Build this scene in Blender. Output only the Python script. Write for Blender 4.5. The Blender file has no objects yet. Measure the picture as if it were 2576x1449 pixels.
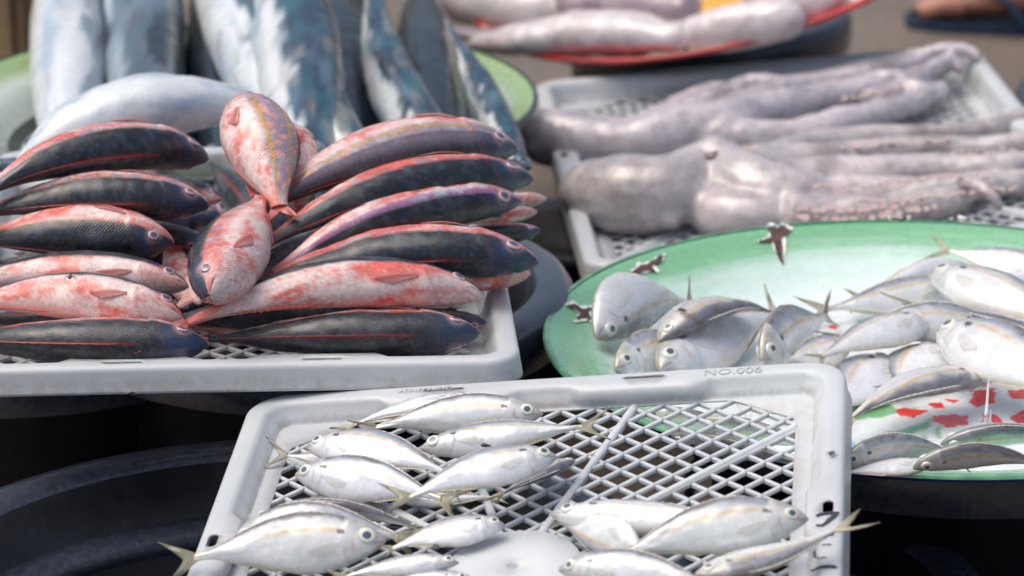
import bpy, math, random
import numpy as np
from mathutils import Matrix, Vector
R = math.radians
scene = bpy.context.scene
COL = scene.collection

# ------------------------------------------------------------------ camera, light, exposure
PITCH = R(18.5)
FPX = 8000.0                      # focal length in units of the 2576 px wide plan I measured
CAM = np.array([0, 0, 1.14])
cam = bpy.data.cameras.new('camera'); cam_o = bpy.data.objects.new('camera', cam); COL.objects.link(cam_o)
cam_o.location = CAM; cam_o.rotation_euler = (math.pi/2 - PITCH, 0, 0)
cam.sensor_width = 36; cam.lens = FPX/2576*36; cam.clip_start = .05; cam.clip_end = 300
cam.dof.use_dof = True; cam.dof.focus_distance = 2.36; cam.dof.aperture_fstop = 6.8
scene.camera = cam_o

SUN_EL, SUN_AZ = R(66), R(-95)
world = bpy.data.worlds.new('World'); scene.world = world; world.use_nodes = True
wn = world.node_tree; wn.nodes.clear()
sky = wn.nodes.new('ShaderNodeTexSky'); sky.sky_type = 'NISHITA'; sky.sun_disc = False
sky.sun_elevation = SUN_EL; sky.sun_rotation = SUN_AZ; sky.air_density = 1.0; sky.dust_density = 6.0; sky.ozone_density = .6
bg = wn.nodes.new('ShaderNodeBackground'); bg.inputs[1].default_value = .135
wo = wn.nodes.new('ShaderNodeOutputWorld')
wn.links.new(sky.outputs[0], bg.inputs[0]); wn.links.new(bg.outputs[0], wo.inputs[0])
sun = bpy.data.lights.new('sun', 'SUN'); sun.energy = 1.0; sun.angle = R(60); sun.color = (1, .97, .93)
sun_o = bpy.data.objects.new('sun', sun); COL.objects.link(sun_o)
d = Vector((math.sin(SUN_AZ)*math.cos(SUN_EL), math.cos(SUN_AZ)*math.cos(SUN_EL), math.sin(SUN_EL)))
sun_o.rotation_euler = d.to_track_quat('Z', 'Y').to_euler()
vs = scene.view_settings
vs.view_transform = 'Standard'; vs.look = 'None'; vs.exposure = 0.2; vs.gamma = 1; vs.use_curve_mapping = False
scene.cycles.max_bounces = 8; scene.cycles.use_denoising = True
scene.cycles.caustics_reflective = False; scene.cycles.caustics_refractive = False

# ------------------------------------------------------------------ measuring helpers
FW = np.array([0, math.cos(PITCH), -math.sin(PITCH)]); RT = np.array([1., 0, 0]); UP = np.cross(RT, FW)
def ray(x, y):
    return FW + RT*(x-1288)/FPX - UP*(y-724.5)/FPX
class Frame:
    """a container's own frame: origin, axes; w is the height over its rim plane"""
    def __init__(s, T, yaw=0, pitch=0, roll=0, floor=-.03):
        c, q = math.cos(yaw), math.sin(yaw); Z = np.array([[c, -q, 0], [q, c, 0], [0, 0, 1]])
        c, q = math.cos(pitch), math.sin(pitch); X = np.array([[1, 0, 0], [0, c, -q], [0, q, c]])
        c, q = math.cos(roll), math.sin(roll); Y = np.array([[c, 0, q], [0, 1, 0], [-q, 0, c]])
        s.T = np.array(T, float); s.M = Z @ X @ Y; s.n = s.M[:, 2]; s.floor = floor
    def at(s, x, y, w=0):
        dr = ray(x, y)
        k = ((s.T - CAM) @ s.n + w)/(dr @ s.n)
        return CAM + dr*k
    def local(s, P): return (np.asarray(P) - s.T) @ s.M
    def matrix(s):
        m = Matrix.Identity(4)
        for i in range(3):
            for j in range(3): m[i][j] = s.M[i, j]
            m[i][3] = s.T[i]
        return m
F_FRONT = Frame([.0026+.0, 2.0135, .2954], R(-5.93), R(8.19), R(-6.27), -.0145)
_ot = CAM + (np.array([.26528, 2.83797, .33102])-CAM)*1.10
F_OCT = Frame(_ot, R(3.9), R(.52), R(-4.17), -.024)
F_PLATE = Frame([.3386, 2.452, .28], floor=-.036)
F_BOWL = Frame([-.2747, 3.09, .31], floor=-.05)
F_SQUID = Frame([.251, 3.6726, .348], 0, R(9.5), R(-15), -.035)
F_FUS = Frame([0, 0, .33], floor=-.03)
_nr = F_FUS.at(1316, 908); _yaw = R(3.4); _cx = np.array([math.cos(_yaw), math.sin(_yaw), 0]); _cy = np.array([-math.sin(_yaw), math.cos(_yaw), 0])
F_FUS = Frame(_nr - _cx*.225 + _cy*.30, _yaw, 0, 0, -.022)
F_FUS.T[2] = .33
WORLD = Frame([0, 0, 0])

# ------------------------------------------------------------------ object helpers
def tag(o, label=None, cat=None, group=None, kind=None):
    if label: o['label'] = label
    if cat: o['category'] = cat
    if group: o['group'] = group
    if kind: o['kind'] = kind
    return o
def empty(name, loc, label, cat, group=None, M=None):
    o = bpy.data.objects.new(name, None); COL.objects.link(o); o.empty_display_size = .02
    if M is not None: o.matrix_world = M
    else: o.location = loc
    return tag(o, label, cat, group)
def mesh_obj(name, V, F, mat, parent=None, col=None, uv=None, smooth=True, world=True):
    V = np.asarray(V, float)
    me = bpy.data.meshes.new(name); me.from_pydata(V.tolist(), [], [list(map(int, f)) for f in F]); me.update()
    if smooth: me.polygons.foreach_set('use_smooth', [True]*len(me.polygons))
    if col is not None:
        a = me.color_attributes.new('Col', 'FLOAT_COLOR', 'POINT')
        c = np.ones((len(V), 4)); c[:, :3] = np.clip(col, 0, 1); a.data.foreach_set('color', c.ravel())
    if uv is not None:
        l = me.uv_layers.new(name='UVMap'); idx = np.empty(len(me.loops), int); me.loops.foreach_get('vertex_index', idx)
        l.data.foreach_set('uv', np.asarray(uv)[idx].ravel())
    me.materials.append(mat)
    o = bpy.data.objects.new(name, me); COL.objects.link(o)
    if parent is not None:
        o.parent = parent
        if world:   # V given in world space: bring into the parent's frame
            mi = parent.matrix_basis.inverted()
            me.transform(mi)
    return o
def grid_faces(nu, nv, closed_v=False, off=0):
    F = []
    for i in range(nu-1):
        for j in range(nv if closed_v else nv-1):
            j2 = (j+1) % nv
            F.append((off+i*nv+j, off+(i+1)*nv+j, off+(i+1)*nv+j2, off+i*nv+j2))
    return F
def bake(o):
    """apply an object's modifiers into its mesh"""
    bpy.context.view_layer.update()
    dg = bpy.context.evaluated_depsgraph_get()
    me = bpy.data.meshes.new_from_object(o.evaluated_get(dg), depsgraph=dg)
    o.modifiers.clear(); o.data = me
    return o
class Noise:
    def __init__(s, seed, freq, n=14):
        r = np.random.RandomState(seed); k = r.normal(size=(n, 3)); k /= np.linalg.norm(k, axis=1)[:, None]
        s.k = k*freq*6.283*r.uniform(.6, 1.5, (n, 1)); s.p = r.uniform(0, 6.283, n); s.n = n
    def __call__(s, P): return np.sin(P @ s.k.T + s.p).sum(-1)/math.sqrt(s.n)
def fbm(seed, freq, P): return (Noise(seed, freq)(P) + .5*Noise(seed+1, freq*2.1)(P) + .3*Noise(seed+2, freq*4.3)(P))/1.3
def sstep(a, b, x):
    t = np.clip((x-a)/(b-a), 0, 1); return t*t*(3-2*t)
def mix(a, b, k):
    k = np.asarray(k)[..., None]; return a*(1-k) + np.asarray(b, float)*k
def smooth_prof(ts, hs, t):
    tt = np.linspace(0, 1, 400); h = np.interp(tt, ts, hs)
    k = np.exp(-np.linspace(-2, 2, 31)**2); k /= k.sum()
    hp = np.concatenate([2*h[0]-h[15:0:-1], h, 2*h[-1]-h[-2:-17:-1]]); h2 = np.convolve(hp, k, 'valid')
    w = sstep(0, .06, tt); h = h*(1-w) + h2*w
    return np.interp(t, tt, h)

# ------------------------------------------------------------------ materials
def new_mat(name):
    m = bpy.data.materials.new(name); m.use_nodes = True
    nt = m.node_tree; b = nt.nodes['Principled BSDF']; return m, nt, b
def N(nt, t, **kw):
    n = nt.nodes.new(t)
    for k, v in kw.items():
        if k in n.inputs.keys(): n.inputs[k].default_value = v
        else: setattr(n, k, v)
    return n
def ramp(nt, fac, stops):
    r = nt.nodes.new('ShaderNodeValToRGB'); e = r.color_ramp.elements
    while len(e) < len(stops): e.new(.5)
    for i, (p, c) in enumerate(stops):
        e[i].position = p; e[i].color = (*c, 1) if len(c) == 3 else c
    nt.links.new(fac, r.inputs[0]); return r
def mixc(nt, fac, a, b, mode='MIX'):
    m = nt.nodes.new('ShaderNodeMix'); m.data_type = 'RGBA'; m.blend_type = mode
    for s, v in ((m.inputs[0], fac), (m.inputs[6], a), (m.inputs[7], b)):
        if hasattr(v, 'links'): nt.links.new(v, s)
        else: s.default_value = v if not isinstance(v, tuple) else (*v, 1)
    return m.outputs[2]
def bump(nt, b, h, strength, dist, prev=None):
    n = N(nt, 'ShaderNodeBump', Strength=strength, Distance=dist); nt.links.new(h, n.inputs['Height'])
    if prev is not None: nt.links.new(prev.outputs[0], n.inputs['Normal'])
    nt.links.new(n.outputs[0], b.inputs['Normal']); return n
def fish_mat(name, rough, scale_amt, scale_col, coat, metal=0., sss=0., wrinkle=.25):
    m, nt, b = new_mat(name)
    at = N(nt, 'ShaderNodeAttribute', attribute_name='Col')
    uv = N(nt, 'ShaderNodeUVMap'); tc = N(nt, 'ShaderNodeTexCoord')
    mp = N(nt, 'ShaderNodeMapping'); nt.links.new(uv.outputs[0], mp.inputs[0]); mp.inputs['Rotation'].default_value = (0, 0, R(45))
    v = N(nt, 'ShaderNodeTexVoronoi', voronoi_dimensions='2D', Scale=1.0, Randomness=.28); nt.links.new(mp.outputs[0], v.inputs['Vector'])
    n1 = N(nt, 'ShaderNodeTexNoise', Scale=45., Detail=5.); nt.links.new(tc.outputs['Object'], n1.inputs['Vector'])
    n2 = N(nt, 'ShaderNodeTexNoise', Scale=300., Detail=3.); nt.links.new(tc.outputs['Object'], n2.inputs['Vector'])
    # each scale slightly its own tone, darker rim of skin between scales
    r1 = ramp(nt, v.outputs['Distance'], [(.25, (1, 1, 1)), (.62, (1-scale_col,)*3)])
    msk = ramp(nt, n1.outputs[0], [(.38, (.15,)*3), (.6, (1,)*3)])
    c1 = mixc(nt, msk.outputs[0], at.outputs[0], mixc(nt, 1., at.outputs[0], r1.outputs[0], 'MULTIPLY'))
    tone = ramp(nt, n2.outputs[0], [(.3, (1-.9*scale_col-.03,)*3), (.7, (1.05,)*3)])
    c2 = mixc(nt, 1., c1, tone.outputs[0], 'MULTIPLY')
    nt.links.new(c2, b.inputs['Base Color'])
    b.inputs['Metallic'].default_value = metal
    rr = ramp(nt, n1.outputs[0], [(.3, (rough*.6,)*3), (.7, (rough*1.35,)*3)]); nt.links.new(rr.outputs[0], b.inputs['Roughness'])
    b.inputs['Coat Weight'].default_value = coat; b.inputs['Coat Roughness'].default_value = .12
    if sss:
        b.inputs['Subsurface Weight'].default_value = sss; b.inputs['Subsurface Scale'].default_value = .004
        b.inputs['Subsurface Radius'].default_value = (1., .5, .4)
    hm = N(nt, 'ShaderNodeMath', operation='MULTIPLY'); nt.links.new(v.outputs['Distance'], hm.inputs[0]); nt.links.new(msk.outputs[0], hm.inputs[1])
    b1 = bump(nt, b, n1.outputs[0], wrinkle, .002)
    inv = N(nt, 'ShaderNodeMath', operation='MULTIPLY'); nt.links.new(hm.outputs[0], inv.inputs[0]); inv.inputs[1].default_value = -1
    bump(nt, b, inv.outputs[0], scale_amt, .0012, b1)
    return m
M_FUS = fish_mat('fusilier_skin', .25, .55, .24, .35)
M_SCAD = fish_mat('scad_skin', .27, .05, .03, .5, .15, 0., .08)
M_MACK = fish_mat('mackerel_skin', .32, .15, .08, .15, .1, 0., .2)
def fin_mat(name, alpha):
    m, nt, b = new_mat(name)
    at = N(nt, 'ShaderNodeAttribute', attribute_name='Col'); nt.links.new(at.outputs[0], b.inputs['Base Color'])
    b.inputs['Roughness'].default_value = .35; b.inputs['Alpha'].default_value = alpha; b.inputs['Coat Weight'].default_value = .3
    return m
M_FINP = fin_mat('clear_fin', .22); M_FIN = fin_mat('fin_membrane', .62); M_FIN2 = fin_mat('thick_fin', .97)
m, nt, b = new_mat('eye'); at_ = N(nt, 'ShaderNodeAttribute', attribute_name='Col'); nt.links.new(at_.outputs[0], b.inputs['Base Color'])
b.inputs['Roughness'].default_value = .12; b.inputs['Coat Weight'].default_value = .8; b.inputs['Coat Roughness'].default_value = .04; M_EYE = m

def plastic_white():
    m, nt, b = new_mat('milky_white_plastic')
    tc = N(nt, 'ShaderNodeTexCoord')
    n1 = N(nt, 'ShaderNodeTexNoise', Scale=9., Detail=6.); n2 = N(nt, 'ShaderNodeTexNoise', Scale=60., Detail=8., Roughness=.7)
    n3 = N(nt, 'ShaderNodeTexNoise', Scale=420., Detail=2.)
    for n in (n1, n2, n3): nt.links.new(tc.outputs['Object'], n.inputs['Vector'])
    geo = N(nt, 'ShaderNodeNewGeometry')
    base = ramp(nt, n1.outputs[0], [(.3, (.56, .605, .63)), (.7, (.67, .715, .735))])
    # dirt caught in the creases of the moulding and in random spots
    dat = N(nt, 'ShaderNodeAttribute', attribute_name='Col'); cre = ramp(nt, dat.outputs['Fac'], [(.05, (0,)*3), (.9, (1,)*3)])
    sp = ramp(nt, n2.outputs[0], [(.42, (0,)*3), (.62, (1,)*3)])
    dm = mixc(nt, 1., cre.outputs[0], sp.outputs[0], 'MULTIPLY')
    sp2 = ramp(nt, n2.outputs[0], [(.66, (0,)*3), (.74, (.5,)*3)])
    dm2 = mixc(nt, 1., dm, sp2.outputs[0], 'ADD')
    fac = N(nt, 'ShaderNodeMath', operation='MULTIPLY'); nt.links.new(dm2, fac.inputs[0]); fac.inputs[1].default_value = .48
    fac.use_clamp = True
    c = mixc(nt, fac.outputs[0], base.outputs[0], (.30, .20, .11))
    nt.links.new(c, b.inputs['Base Color'])
    b.inputs['Roughness'].default_value = .33; b.inputs['Subsurface Weight'].default_value = .5
    b.inputs['Subsurface Scale'].default_value = .012; b.inputs['Subsurface Radius'].default_value = (1, 1, 1)
    mth = N(nt, 'ShaderNodeMath', operation='MULTIPLY_ADD'); nt.links.new(n3.outputs[0], mth.inputs[0]); mth.inputs[1].default_value = .15; nt.links.new(n2.outputs[0], mth.inputs[2])
    bump(nt, b, mth.outputs[0], .25, .0015)
    return m
M_PLASTIC = plastic_white()
def tub_mat():
    m, nt, b = new_mat('black_plastic')
    tc = N(nt, 'ShaderNodeTexCoord')
    n1 = N(nt, 'ShaderNodeTexNoise', Scale=14., Detail=8., Roughness=.65); nt.links.new(tc.outputs['Object'], n1.inputs['Vector'])
    mp = N(nt, 'ShaderNodeMapping'); mp.inputs['Scale'].default_value = (45, 45, 30); nt.links.new(tc.outputs['Object'], mp.inputs[0])
    n2 = N(nt, 'ShaderNodeTexNoise', Scale=1., Detail=6., Roughness=.7); nt.links.new(mp.outputs[0], n2.inputs['Vector'])
    c1 = ramp(nt, n1.outputs[0], [(.35, (.006, .008, .012)), (.7, (.015, .019, .028))])
    s = ramp(nt, n2.outputs[0], [(.58, (0,)*3), (.75, (.6,)*3)])
    c = mixc(nt, s.outputs[0], c1.outputs[0], (.045, .052, .065)); nt.links.new(c, b.inputs['Base Color'])
    rr = ramp(nt, n1.outputs[0], [(.3, (.28,)*3), (.7, (.55,)*3)]); nt.links.new(rr.outputs[0], b.inputs['Roughness'])
    bump(nt, b, n2.outputs[0], .25, .002)
    return m
M_TUB = tub_mat()
def enamel(name, rough=.16):
    m, nt, b = new_mat(name)
    at = N(nt, 'ShaderNodeAttribute', attribute_name='Col')
    tc = N(nt, 'ShaderNodeTexCoord'); n1 = N(nt, 'ShaderNodeTexNoise', Scale=70., Detail=8., Roughness=.7); nt.links.new(tc.outputs['Object'], n1.inputs['Vector'])
    s = ramp(nt, n1.outputs[0], [(.3, (.93,)*3), (.62, (1,)*3), (.74, (1.12,)*3)])
    c = mixc(nt, 1., at.outputs[0], s.outputs[0], 'MULTIPLY'); nt.links.new(c, b.inputs['Base Color'])
    rr = ramp(nt, n1.outputs[0], [(.3, (rough,)*3), (.75, (rough*2.6,)*3)]); nt.links.new(rr.outputs[0], b.inputs['Roughness'])
    b.inputs['Coat Weight'].default_value = .4
    bump(nt, b, n1.outputs[0], .08, .001)
    return m
M_ENAMEL = enamel('enamel')
def simple(name, c, rough=.5, coat=0, nscale=40, var=.25, bmp=.2, sss=0):
    m, nt, b = new_mat(name)
    tc = N(nt, 'ShaderNodeTexCoord'); n1 = N(nt, 'ShaderNodeTexNoise', Scale=float(nscale), Detail=6.); nt.links.new(tc.outputs['Object'], n1.inputs['Vector'])
    r = ramp(nt, n1.outputs[0], [(.3, tuple(x*(1-var) for x in c)), (.7, tuple(min(1, x*(1+var)) for x in c))]); nt.links.new(r.outputs[0], b.inputs['Base Color'])
    b.inputs['Roughness'].default_value = rough; b.inputs['Coat Weight'].default_value = coat
    if sss: b.inputs['Subsurface Weight'].default_value = sss; b.inputs['Subsurface Scale'].default_value = .01
    bump(nt, b, n1.outputs[0], bmp, .002)
    return m
def flesh_mat(name, stops, dark=(.10, .085, .11)):
    m, nt, b = new_mat(name)
    tc = N(nt, 'ShaderNodeTexCoord')
    n1 = N(nt, 'ShaderNodeTexNoise', Scale=11., Detail=5., Roughness=.6); n2 = N(nt, 'ShaderNodeTexNoise', Scale=90., Detail=4.)
    n3 = N(nt, 'ShaderNodeTexNoise', Scale=26., Detail=3.)
    for n in (n1, n2, n3): nt.links.new(tc.outputs['Object'], n.inputs['Vector'])
    r = ramp(nt, n1.outputs[0], stops)
    s = ramp(nt, n2.outputs[0], [(.48, (0,)*3), (.66, (.6,)*3)]); q = ramp(nt, n3.outputs[0], [(.5, (0,)*3), (.68, (.75,)*3)])
    c = mixc(nt, s.outputs[0], r.outputs[0], mixc(nt, .45, r.outputs[0], dark)); c = mixc(nt, q.outputs[0], c, mixc(nt, .6, c, dark))
    nt.links.new(c, b.inputs['Base Color']); b.inputs['Roughness'].default_value = .24; b.inputs['Coat Weight'].default_value = .6; b.inputs['Coat Roughness'].default_value = .12
    b.inputs['Subsurface Weight'].default_value = .2; b.inputs['Subsurface Scale'].default_value = .008
    bump(nt, b, n2.outputs[0], .18, .002)
    return m
M_OCT = flesh_mat('octopus_skin', [(.32, (.26, .22, .20)), (.47, (.50, .465, .46)), (.66, (.66, .60, .60))], (.16, .12, .13))
M_OCT2 = flesh_mat('octopus_skin_mauve', [(.3, (.34, .31, .33)), (.5, (.57, .53, .56)), (.68, (.68, .62, .63))], (.13, .10, .14))
M_SUCK = simple('sucker_flesh', (.60, .47, .44), .4, .4, 200, .2, .1, .2)
M_SQ = flesh_mat('squid_pale', [(.3, (.55, .52, .50)), (.55, (.72, .68, .68)), (.7, (.62, .54, .52))], (.40, .33, .33))
M_SQD = flesh_mat('squid_purple', [(.3, (.25, .19, .23)), (.55, (.38, .30, .33)), (.7, (.5, .4, .4))], (.12, .09, .13))
M_TUBR = simple('scuffed_sheen_lip', (.050, .062, .085), .25, .3, 160, .3, .25)  # scuffs, plus sky sheen of lip and inner step put into the base colour
M_FLY = simple('fly_body', (.03, .022, .018), .35, .3, 500, .4)
M_WING = fin_mat('fly_wing', .35)
M_INK = simple('marker_ink', (.035, .04, .06), .5, 0, 300, .5)
M_RUST = simple('rust', (.085, .045, .035), .6, 0, 160, .5, .5)
M_CHIPW = simple('chipped_white_ground', (.85, .86, .82), .5, 0, 200, .15)
M_WOOD = simple('brown_board', (.42, .29, .17), .6, 0, 12, .35)
M_SKIN = simple('skin', (.46, .22, .16), .5, 0, 18, .25, .2, .15)
M_SANDAL = simple('navy_rubber', (.012, .035, .075), .6, 0, 60, .3)
M_GROUND = None
def ground_mat():
    m, nt, b = new_mat('wet_concrete_ground')
    tc = N(nt, 'ShaderNodeTexCoord')
    n1 = N(nt, 'ShaderNodeTexNoise', Scale=2.5, Detail=8., Roughness=.6); n2 = N(nt, 'ShaderNodeTexNoise', Scale=60., Detail=6.)
    for n in (n1, n2): nt.links.new(tc.outputs['Object'], n.inputs['Vector'])
    r = ramp(nt, n1.outputs[0], [(.3, (.12, .095, .075)), (.7, (.20, .165, .135))])
    s = ramp(nt, n2.outputs[0], [(.3, (.75,)*3), (.7, (1.2,)*3)])
    nt.links.new(mixc(nt, 1., r.outputs[0], s.outputs[0], 'MULTIPLY'), b.inputs['Base Color'])
    b.inputs['Roughness'].default_value = .7; bump(nt, b, n2.outputs[0], .4, .004)
    return m
M_GROUND = ground_mat()

# ------------------------------------------------------------------ ground
g = mesh_obj('ground', [(-80, -40, 0), (80, -40, 0), (80, 160, 0), (-80, 160, 0)], [(0, 1, 2, 3)], M_GROUND, smooth=False)
tag(g, kind='structure')

# ------------------------------------------------------------------ tubs
def lathe(name, prof, mat, parent, seg=128, colf=None, jitter=0, seed=0):
    """prof: (r, z) from the outside foot over the rim to the inside centre; local to the parent"""
    prof = np.array(prof, float); a = np.linspace(0, 2*math.pi, seg, endpoint=False)
    V = np.stack([prof[:, None, 0]*np.cos(a), prof[:, None, 0]*np.sin(a), np.broadcast_to(prof[:, None, 1], (len(prof), seg))], -1).reshape(-1, 3)
    if jitter: V[:, 2] += jitter*np.sin(np.arctan2(V[:, 1], V[:, 0])*2+seed)*np.hypot(V[:, 0], V[:, 1])
    col = colf(V) if colf else None
    return mesh_obj(name, V, grid_faces(len(prof), seg, True), mat, parent, col=col, world=False)
def tub(x, y, r, ztop, label, depth=None, lip=.035, ring=True, group='black plastic tubs under the trays'):
    """a round black tub: sloping side, flat rolled lip, step half-way down inside"""
    o = empty('plastic_tub', (x, y, 0), label, 'tub', group)
    zt = ztop; rb = r*.72
    body = [(0.001, .004), (rb, .004), (rb+.006, .010), (r-lip-.010, zt-.06), (r-lip+.004, zt-.055), (r-lip+.002, zt-.012)]
    inn = [(r-lip-.004, zt-.006), (r-lip-.010, zt-.052), (r-lip-.024, zt-.056), (r-lip-.030, zt-.064), (rb-.006, .016), (rb-.02, .010), (.001, .010)]
    lathe('body', body+inn, M_TUB, o)
    rim = [(r-lip+.0025, zt-.013), (r-.004, zt-.045), (r, zt-.042), (r, zt-.010), (r-.004, zt-.003), (r-.010, zt), (r-lip+.006, zt+.000), (r-lip, zt-.003), (r-lip-.0035, zt-.008)]
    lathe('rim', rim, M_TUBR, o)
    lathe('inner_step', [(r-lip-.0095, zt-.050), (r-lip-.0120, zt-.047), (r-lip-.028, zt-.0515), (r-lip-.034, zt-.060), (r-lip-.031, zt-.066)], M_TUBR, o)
    if ring: lathe('band', [(r*.86-.002, zt*.45), (r*.865+.004, zt*.45+.004), (r*.87+.005, zt*.45+.012), (r*.875, zt*.45+.018)], M_TUB, o)
    return o
def tub_px(px, py, z, r, label, **k):
    F_ = Frame([0, 0, z]); P = F_.at(px, py); return tub(P[0], P[1], r, z, label, **k)
tub_px(700, 1478, .235, .30, 'open empty black tub at the lower left with a wide dull lip and inner step')
tub_px(790, 700, .285, .222, 'black tub with a thick scuffed lip, under the tray of red and dark fish')
tub_px(60, 720, .27, .21, 'big black tub under the left part of the heaped fish tray')
tub_px(1960, 1450, .15, .16, 'low black tub beneath the right half of the front tray')
tub_px(1395, 610, .13, .17, 'low black tub added to darken the gap between the heaped tray and the octopus tray')  # extra tub, added to blacken the gap where bare ground would show
tub_px(2380, 905, .236, .245, 'black tub under the round green enamel plate')
tub_px(1980, 395, .185, .25, 'black tub hidden beneath the tray of octopus')
tub_px(600, 262, .255, .22, 'black tub beneath the green bowl of big silver fish', ring=False)
tub_px(1745, 18, .20, .20, 'black tub under the red rimmed tray of squid', ring=False)
tub_px(3000, 235, .20, .20, 'dark tub at the right edge behind the octopus tray', ring=False)

# ------------------------------------------------------------------ mesh trays
def rrect(W, L, r, n_c=14, n_s=40):
    """rounded rectangle as points, same count for any size; also outward normals and side parameter"""
    P = []; 
    cs = [(W/2-r, L/2-r, 0), (-W/2+r, L/2-r, 90), (-W/2+r, -L/2+r, 180), (W/2-r, -L/2+r, 270)]
    for i, (cx, cy, a0) in enumerate(cs):
        for k in range(n_c):
            a = R(a0+90*k/(n_c-1)); P.append((cx+r*math.cos(a), cy+r*math.sin(a)))
        nx = cs[(i+1) % 4]; a1 = R(a0+90)
        p0 = np.array([cx+r*math.cos(a1), cy+r*math.sin(a1)]); p1 = np.array([nx[0]+r*math.cos(a1), nx[1]+r*math.sin(a1)])
        for k in range(1, n_s): P.append(tuple(p0+(p1-p0)*k/n_s))
    return np.array(P)
def tray(F, W, L, label, wob=0., seed=0):
    M = F.matrix()
    o = empty('mesh_tray', None, label, 'tray', 'white plastic mesh trays', M)
    fl = F.floor
    # the rim: skirt, rolled edge, flat land, step, inner wall, floor band
    def notch(P, inset):
        # recessed handle sections: the land is wider around the slots on the short sides and the mid of the long sides
        x, y = P[:, 0], P[:, 1]
        k = np.zeros(len(P))
        for sx in (-1, 1):
            k = np.maximum(k, (sstep(.052, .044, np.abs(x-sx*.075)))*(np.abs(y) > L/2-.04))
            k = np.maximum(k, (sstep(.040, .032, np.abs(y-.035)))*(np.abs(x) > W/2-.04))
        return k
    prof = [(0.0, -.0205), (-.0018, -.0202), (-.0014, -.018), (.0004, -.0125), (.0009, -.004), (.0018, -.0014), (.0040, 0.), (.0075, .0004), (.0135, .0004), (.0165, -.0006), (.0185, -.0036), (.0205, fl*.5), (.0225, fl+.0055), (.0245, fl+.002), (.0250, fl), (.0262, fl)]
    V = []; n = None
    base = rrect(W, L, .030)
    nk = notch(base, 0)
    for i, (ins, z) in enumerate(prof):
        r = max(.030-ins*.75, .004)
        e = ins + (0 if i < 8 or i > 13 else .010*1)*0
        P = rrect(W-2*ins, L-2*ins, r)
        if 9 <= i <= 12:
            # push the inner wall inward at the notches
            sx = np.where(np.abs(base[:, 0]) > W/2-.028, -np.sign(base[:, 0]), 0); sy = np.where(np.abs(base[:, 1]) > L/2-.028, -np.sign(base[:, 1]), 0)
            P = P + np.stack([sx, sy], 1)*(nk*(.0085, .0085, .0075, .0045)[i-9])[:, None]
        zz = z + wob*np.sin(P[:, 0]*9+seed)*.5 + wob*np.sin(P[:, 1]*11+seed*2)*.5
        V.append(np.column_stack([P, zz if np.ndim(zz) else np.full(len(P), zz)]))
    n = len(V[0]); nl = len(V)
    # octagonal opening for the mesh
    hx, hy, cx_, cy_ = W/2-.038, L/2-.0275, .048, .034
    octp = [(hx, hy-cy_), (hx-cx_, hy), (-hx+cx_, hy), (-hx, hy-cy_), (-hx, -hy+cy_), (-hx+cx_, -hy), (hx-cx_, -hy), (hx, -hy+cy_)]
    edges = list(zip(octp, octp[1:]+octp[:1]))
    def oct_hit(dx, dy):
        best = 9
        for (ax, ay), (bx, by) in edges:
            nx, ny = by-ay, -(bx-ax); den = dx*nx+dy*ny
            if den > 1e-9: best = min(best, (ax*nx+ay*ny)/den)
        return best
    P = V[-1][:, :2]; ang = P/np.linalg.norm(P, axis=1)[:, None]
    inner = np.array([a*min(oct_hit(a[0], a[1]), np.linalg.norm(p)-.001) for a, p in zip(ang, P)])
    V.append(np.column_stack([inner, np.full(n, fl)])); nl += 1
    V = np.concatenate(V)
    Fc = grid_faces(nl, n, True)
    dirt = np.zeros(len(V))
    for li, dv in ((1, .5), (2, .8), (3, .6), (11, .25), (12, .7), (13, 1.), (14, .9), (15, .25), (nl-1, .6)): dirt[li*n:(li+1)*n] = dv
    rim = mesh_obj('rim', V, [f[::-1] for f in Fc], M_PLASTIC, o, world=False, col=np.stack([dirt]*3, 1))
    so = rim.modifiers.new('s', 'SOLIDIFY'); so.thickness = .0016; so.offset = -1
    # slots and grip holes cut through the land
    cv, cf = [], []
    def slot(cx, cy, w, h):
        k0 = len(cv); q = []
        for i in range(24):
            a = 2*math.pi*i/24; rr = min(w, h)/2
            q.append((cx+math.copysign(w/2-rr, math.cos(a))+rr*math.cos(a), cy+math.copysign(h/2-rr, math.sin(a))+rr*math.sin(a)))
        for z in (-.012, .01): cv.extend([(x, y, z) for x, y in q])
        for i in range(24): cf.append((k0+i, k0+(i+1) % 24, k0+24+(i+1) % 24, k0+24+i))
        cf.append(tuple(range(k0+23, k0-1, -1))); cf.append(tuple(range(k0+24, k0+48)))
    for sx in (-1, 1):
        for sy in (-1, 1): slot(sx*.075, sy*(L/2-.0115), .030, .0045)
        slot(sx*(W/2-.0115), .035, .0075, .017)
    cut = mesh_obj('cutter', cv, cf, M_PLASTIC, None, smooth=False); cut.matrix_world = M
    bo = rim.modifiers.new('b', 'BOOLEAN'); bo.object = cut; bo.operation = 'DIFFERENCE'; bo.solver = 'EXACT'
    bake(rim); bpy.data.objects.remove(cut)
    rim.data.polygons.foreach_set('use_smooth', [True]*len(rim.data.polygons))
    # lattice
    def clip(px, py, dx, dy):
        lo, hi = -9, 9
        for (ax, ay), (bx, by) in edges:
            nx, ny = by-ay, -(bx-ax); den = dx*nx+dy*ny; num = (ax-px)*nx+(ay-py)*ny
            if abs(den) < 1e-9:
                if num < 0: return None
                continue
            t = num/den
            if den > 0: hi = min(hi, t)
            else: lo = max(lo, t)
        return (lo, hi) if hi-lo > .004 else None
    LV, LF = [], []
    rnd = random.Random(seed)
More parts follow.
